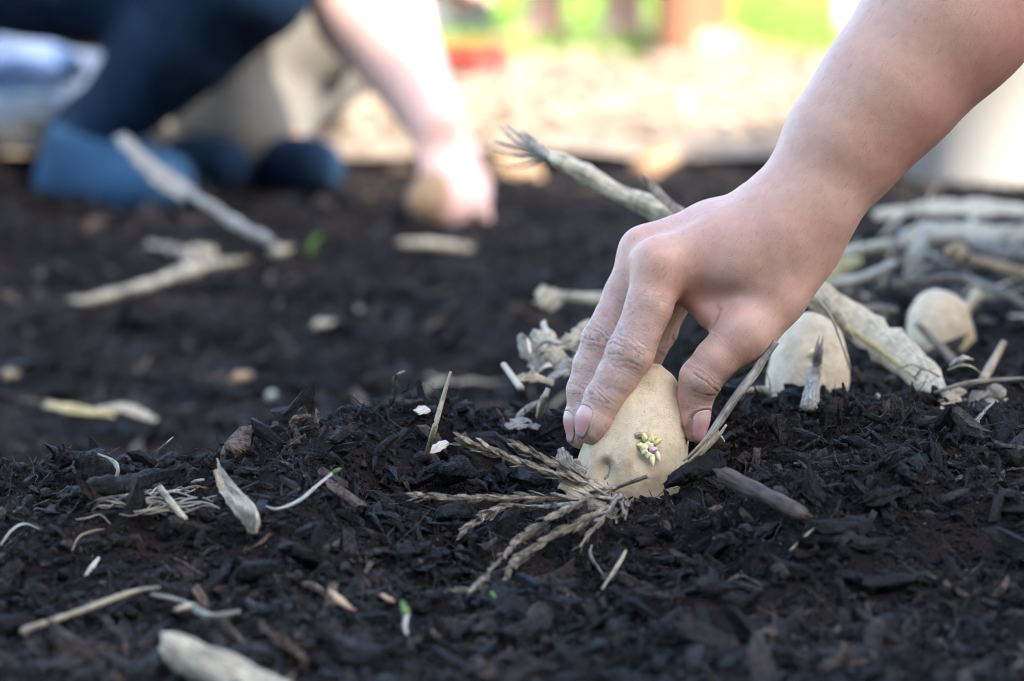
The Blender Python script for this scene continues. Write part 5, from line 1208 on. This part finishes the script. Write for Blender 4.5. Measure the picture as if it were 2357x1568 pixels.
# second gardener in khaki, squatting behind
figure(dict(hipR=P(230, -120, 3.72), kneeR=P(705, 62, 3.42), ankleR=Z(P(395, 350, 3.40), 0.075), toeR=Z(P(515, 415, 3.32), 0.028), hipL=P(330, -120, 3.95), kneeL=P(745, 110, 3.62), ankleL=Z(P(600, 375, 3.40), 0.065), toeL=Z(P(725, 430, 3.30), 0.028),
   chest=P(560, -600, 3.95), shoulderR=P(640, -540, 3.78), shoulderL=P(640, -560, 4.12), elbowR=P(760, -280, 3.90), wristR=P(800, -140, 4.0), handR=P(820, -110, 4.05), elbowL=P(790, -290, 4.1), wristL=P(800, -150, 4.1), handL=P(820, -120, 4.1), head=P(720, -900, 3.95), face=(0.95, -0.1, -0.2)),
   'second gardener in khaki trousers and dark shoes, squatting behind the navy one', M_SKIN_TAN, TEE2, KHAKI, cloth_mat('navy_canvas', (0.010, 0.026, 0.055)), h=0.010, ls=0.90, shoe_top=0.062, hem=1.10)
# two people standing on the lawn edge in shorts
def standing(u0, u1, d, face, label, skin, top, sh, shoe, hgt=1.0, d1=None, short=True):
    d1 = d1 or d
    g = lambda u, dd: np.array([(u - UC) / FPX * dd, dd, 0.0])
    a, b = g(u0, d), g(u1, d1); m = (a + b) / 2; f = np.array(face, float); f /= np.linalg.norm(f); s = np.array([f[1], -f[0], 0.0])
    if (b - a) @ s < 0: s = -s
    z = lambda p, h: p + np.array([0, 0, h * hgt]); hp = lambda q: m + s * q
    figure(dict(ankleL=z(a, .07), ankleR=z(b, .07), toeL=z(a + f * .15, .03), toeR=z(b + f * .15, .03), kneeL=z(a * .75 + hp(-.09) * .25 + f * .02, .48), kneeR=z(b * .75 + hp(.09) * .25 + f * .02, .48), hipL=z(hp(-.09), .90), hipR=z(hp(.09), .90),
      chest=z(m, 1.30), shoulderL=z(hp(-.18), 1.42), shoulderR=z(hp(.18), 1.42), elbowL=z(hp(-.23), 1.12), elbowR=z(hp(.23), 1.12), wristL=z(hp(-.22) + f * .1, .88), wristR=z(hp(.22) + f * .1, .88), handL=z(hp(-.22) + f * .12, .80), handR=z(hp(.22) + f * .12, .80), palmL=f, palmR=f, head=z(m, 1.62), face=f),
      label, skin, top, sh, shoe, short=short, h=0.011, shoe_top=0.058, group='people standing at the lawn edge')
standing(1255, 1440, 6.05, (-0.8, -0.5, 0), 'person in shorts and dark shoes standing at the lawn edge, legs apart', M_SKIN_TAN, TEE2, cloth_mat('dark_shorts', (0.03, 0.03, 0.035)), DARK_SHOE, d1=6.0)
standing(1572, 1610, 5.70, (0.9, -0.35, 0), 'person in peach-tan trousers with legs together, nearest the planting arm', M_SKIN_TAN, TEE3, cloth_mat('peach_cloth', (0.27, 0.13, 0.075)), cloth_mat('tan_sandal', (0.34, 0.19, 0.10)), d1=5.85, short=False)

# red bucket with wooden-handled tool, white bucket, sack, white post, edging
def lathe(name, prof, mat, parent=None, loc=(0, 0, 0), n=40):
    V, F = [], []
    for r_, z in prof:
        for a in range(n): V.append((r_ * math.cos(a * 2 * math.pi / n), r_ * math.sin(a * 2 * math.pi / n), z))
    for i in range(len(prof) - 1):
        for a in range(n): F.append((i * n + a, i * n + (a + 1) % n, (i + 1) * n + (a + 1) % n, (i + 1) * n + a))
    F.append(tuple(range(n - 1, -1, -1))); F.append(tuple(range((len(prof) - 1) * n, len(prof) * n)))
    o = link_mesh(name, V, F, mat, parent); o.location = loc; return o
def arc_tube(name, c, r, mat, parent, rad=0.004, tilt=0.0):
    pts = [c + np.array([math.cos(a) * r, math.sin(tilt) * math.sin(a) * r, math.cos(tilt) * math.sin(a) * r]) for a in np.linspace(0, math.pi, 14)]
    V, F, ST = tube_mesh(pts, rad, n=28, sides=7, rough=0.0); return link_mesh(name, V, F, mat, parent)
def bucket(loc, rb, rt, hgt, mat, label):
    e = empty('bucket', loc); tag(e, label, 'bucket')
    lathe('shell', [(rb * .97, 0.004), (rb, 0), (rb * 1.01, .006), (rt, hgt - .012), (rt + .006, hgt - .010), (rt + .007, hgt), (rt - .004, hgt), (rt - .006, hgt - .02), (rb - .004, .010), (rb * .5, .008)], mat, e)
    arc_tube('handle', np.array([0, 0, hgt * .9]), rt + .006, mat, e, .0035, R(75)); return e
M_RED = simple_mat('red_plastic', (0.42, 0.008, 0.012), (0.34, 0.006, 0.01), 8, 0.35, 0.0003); M_WHITEP = simple_mat('white_plastic', (0.40, 0.375, 0.34), (0.34, 0.32, 0.285), 5, 0.45, 0.0005)
g = P(1088, 178, 5.75); bucket(((1088 - UC) / FPX * 5.1, 5.1, 0.022), 0.042, 0.052, 0.052, M_RED, 'small red bucket on the path edge by the standing people')
g = P(2300, 410, 3.42); bucket((g[0], 3.42, height(g[0], 3.42, False) + 0.004), 0.105, 0.135, 0.27, M_WHITEP, 'big off-white bucket standing at the bed edge behind the forearm')
sx = (1055 - UC) / FPX * 6.2; tl = empty('garden_tool', (sx, 6.2, 0.02)); tag(tl, 'upright garden tool with orange wooden handle stuck in behind the red bucket', 'tool')
V, F, ST = tube_mesh([(0, 0, 0.06), (0.005, 0, 0.5), (0, 0, 1.1)], [0.016, 0.016, 0.015], n=20, rough=.05); o = link_mesh('handle', V, F, M_TAN, tl); vattr(o, 'st', ST)
boxes('blade', [((0, 0, 0.05), (0.14, 0.012, 0.13))], simple_mat('steel', (0.2, 0.2, 0.2), None, 30, 0.35, 0.0005), tl)
wx = (1962 - UC) / FPX * 6.6; wp = empty('fence_post', (wx, 6.6, 0)); tag(wp, 'pale white post at the lawn edge, left of the forearm', 'post')
boxes('shaft', [((0, 0, .5), (0.07, 0.07, 1.0))], M_PAINT, wp); boxes('cap', [((0, 0, 1.02), (0.09, 0.09, 0.035))], M_PAINT, wp)
# crumpled pale plastic sacks at the left
def sack(u, v, d, sx_, sy_, sz_, col, label, seed):
    c = P(u, v, d); v_, f_ = ico(5); n_ = fbm(v_ * 2.2 + seed, 4, seed); rd = 1 - np.abs(n_) * 0.45
    sgn = np.sign(v_) * np.abs(v_) ** 0.75; V = sgn * rd[:, None] * np.array([sx_, sy_, sz_]); V[:, 2] = np.maximum(V[:, 2], -sz_ * .75)
    o = link_mesh('sack', V, f_, simple_mat('plastic_' + str(seed), col, tuple(x * .85 for x in col), 6, 0.32, 0.004)); o.location = (c[0], c[1], sz_ * .75 + 0.02); tag(o, label, 'sack', 'sacks behind the crouching gardener')
    t_ = link_mesh('tied_neck', *(lambda q: (q[0], q[1]))(tube_mesh([(sx_ * .7, 0, sz_ * .3), (sx_ * .95, -.01, sz_ * .5), (sx_ * 1.12, 0, sz_ * .75)], [.03, .012, .028], n=14, rough=.5, seed=seed)), o.data.materials[0], o)
sack(130, 250, 4.45, 0.15, 0.13, 0.115, (0.50, 0.60, 0.78), 'pale blue plastic sack behind the navy trousers', 3)
sack(-20, 330, 4.05, 0.10, 0.10, 0.055, (0.20, 0.30, 0.48), 'low dark blue plastic sack at the left edge', 7)
sack(255, 215, 4.9, 0.12, 0.10, 0.10, (0.72, 0.69, 0.62), 'cream plastic sack between the blue sack and the navy leg', 9)
sack(60, 330, 3.78, 0.12, 0.07, 0.035, (0.60, 0.62, 0.66), 'flat whitish plastic sack lying before the blue ones', 12)
# ---- the rest of the planting gardener, kneeling out of frame to the right
pj = lambda u, v, w: to_world(L(u, v, w))
e_, s_ = pj(2590, -400, 14), pj(2780, -1150, 150)
def garment2(name, fn, lo, hi, mat, h=0.009):
    v, f = mesh_sdf(fn, lo, hi, h); return link_mesh(name, v - np.array(arm.location), f, mat, arm)
ch = s_ + np.array([0.15, 0.16, -0.02]); hpv = np.array([s_[0] + 0.36, s_[1] + 0.14, 0.26]); s2 = ch + np.array([0.10, 0.22, 0.0])
def shirtf(p):
    d = chain3(p, [(hpv, 0.14), ((hpv + ch) / 2, 0.135), (ch, 0.14)], .05); d = smin(d, cone(p, s_, s2, 0.07, 0.07), .06)
    d = smin(d, cone(p, s_, e_ + (s_ - e_) * .45, 0.072, 0.064), .03); d = smin(d, cone(p, s2, s2 + np.array([-.02, .1, -.26]), 0.068, 0.058), .03)
    return d + .012 * fbm(p * 12, 3, 6)
lo_, hi_ = np.array([e_[0] - .1, 1.0, 0.0]), np.array([1.6, 2.6, 1.2])
garment2('shirt', shirtf, lo_, hi_, cloth_mat('purple_shirt', (0.09, 0.03, 0.06)))
kz = 0.10; kA, kB = np.array([hpv[0] - .16, hpv[1] - .20, kz]), np.array([hpv[0] - .16, hpv[1] + .22, kz])
def trf(p):
    d = cone(p, hpv + [0, -.1, 0], hpv + [0, .1, 0], .135, .135)
    for k, sy in ((kA, -.1), (kB, .1)): d = smin(d, chain3(p, [(hpv + [0, sy, 0], .105), (k, .075), (k + [.40, 0, -.02], .055)], .03), .03)
    return d + .012 * fbm(p * 11, 3, 8)
garment2('trousers', trf, lo_, hi_, NAVY)
hd = ch + np.array([-0.10, 0.06, 0.26])
garment2('hair', lambda p: np.maximum(ellip(p, hd + [.012, 0, .015], (.10, .086, .115)), -(p[:, 0] - hd[0]) * .8 - (p[:, 2] - hd[2]) * .75 - .02), lo_, hi_, M_HAIR)
hd_o = garment2('head', lambda p: smin(smin(smin(ellip(p, hd, (.094, .076, .112)), ball(p, hd + [-.055, 0, -.06], .045), .04), cone(p, hd + [-.09, 0, .01], hd + [-.108, 0, -.03], .009, .015), .012), cone(p, hd + [0, 0, -.06], ch + [0, 0, .08], .052, .062), .03), lo_, hi_, M_SKIN_TAN)
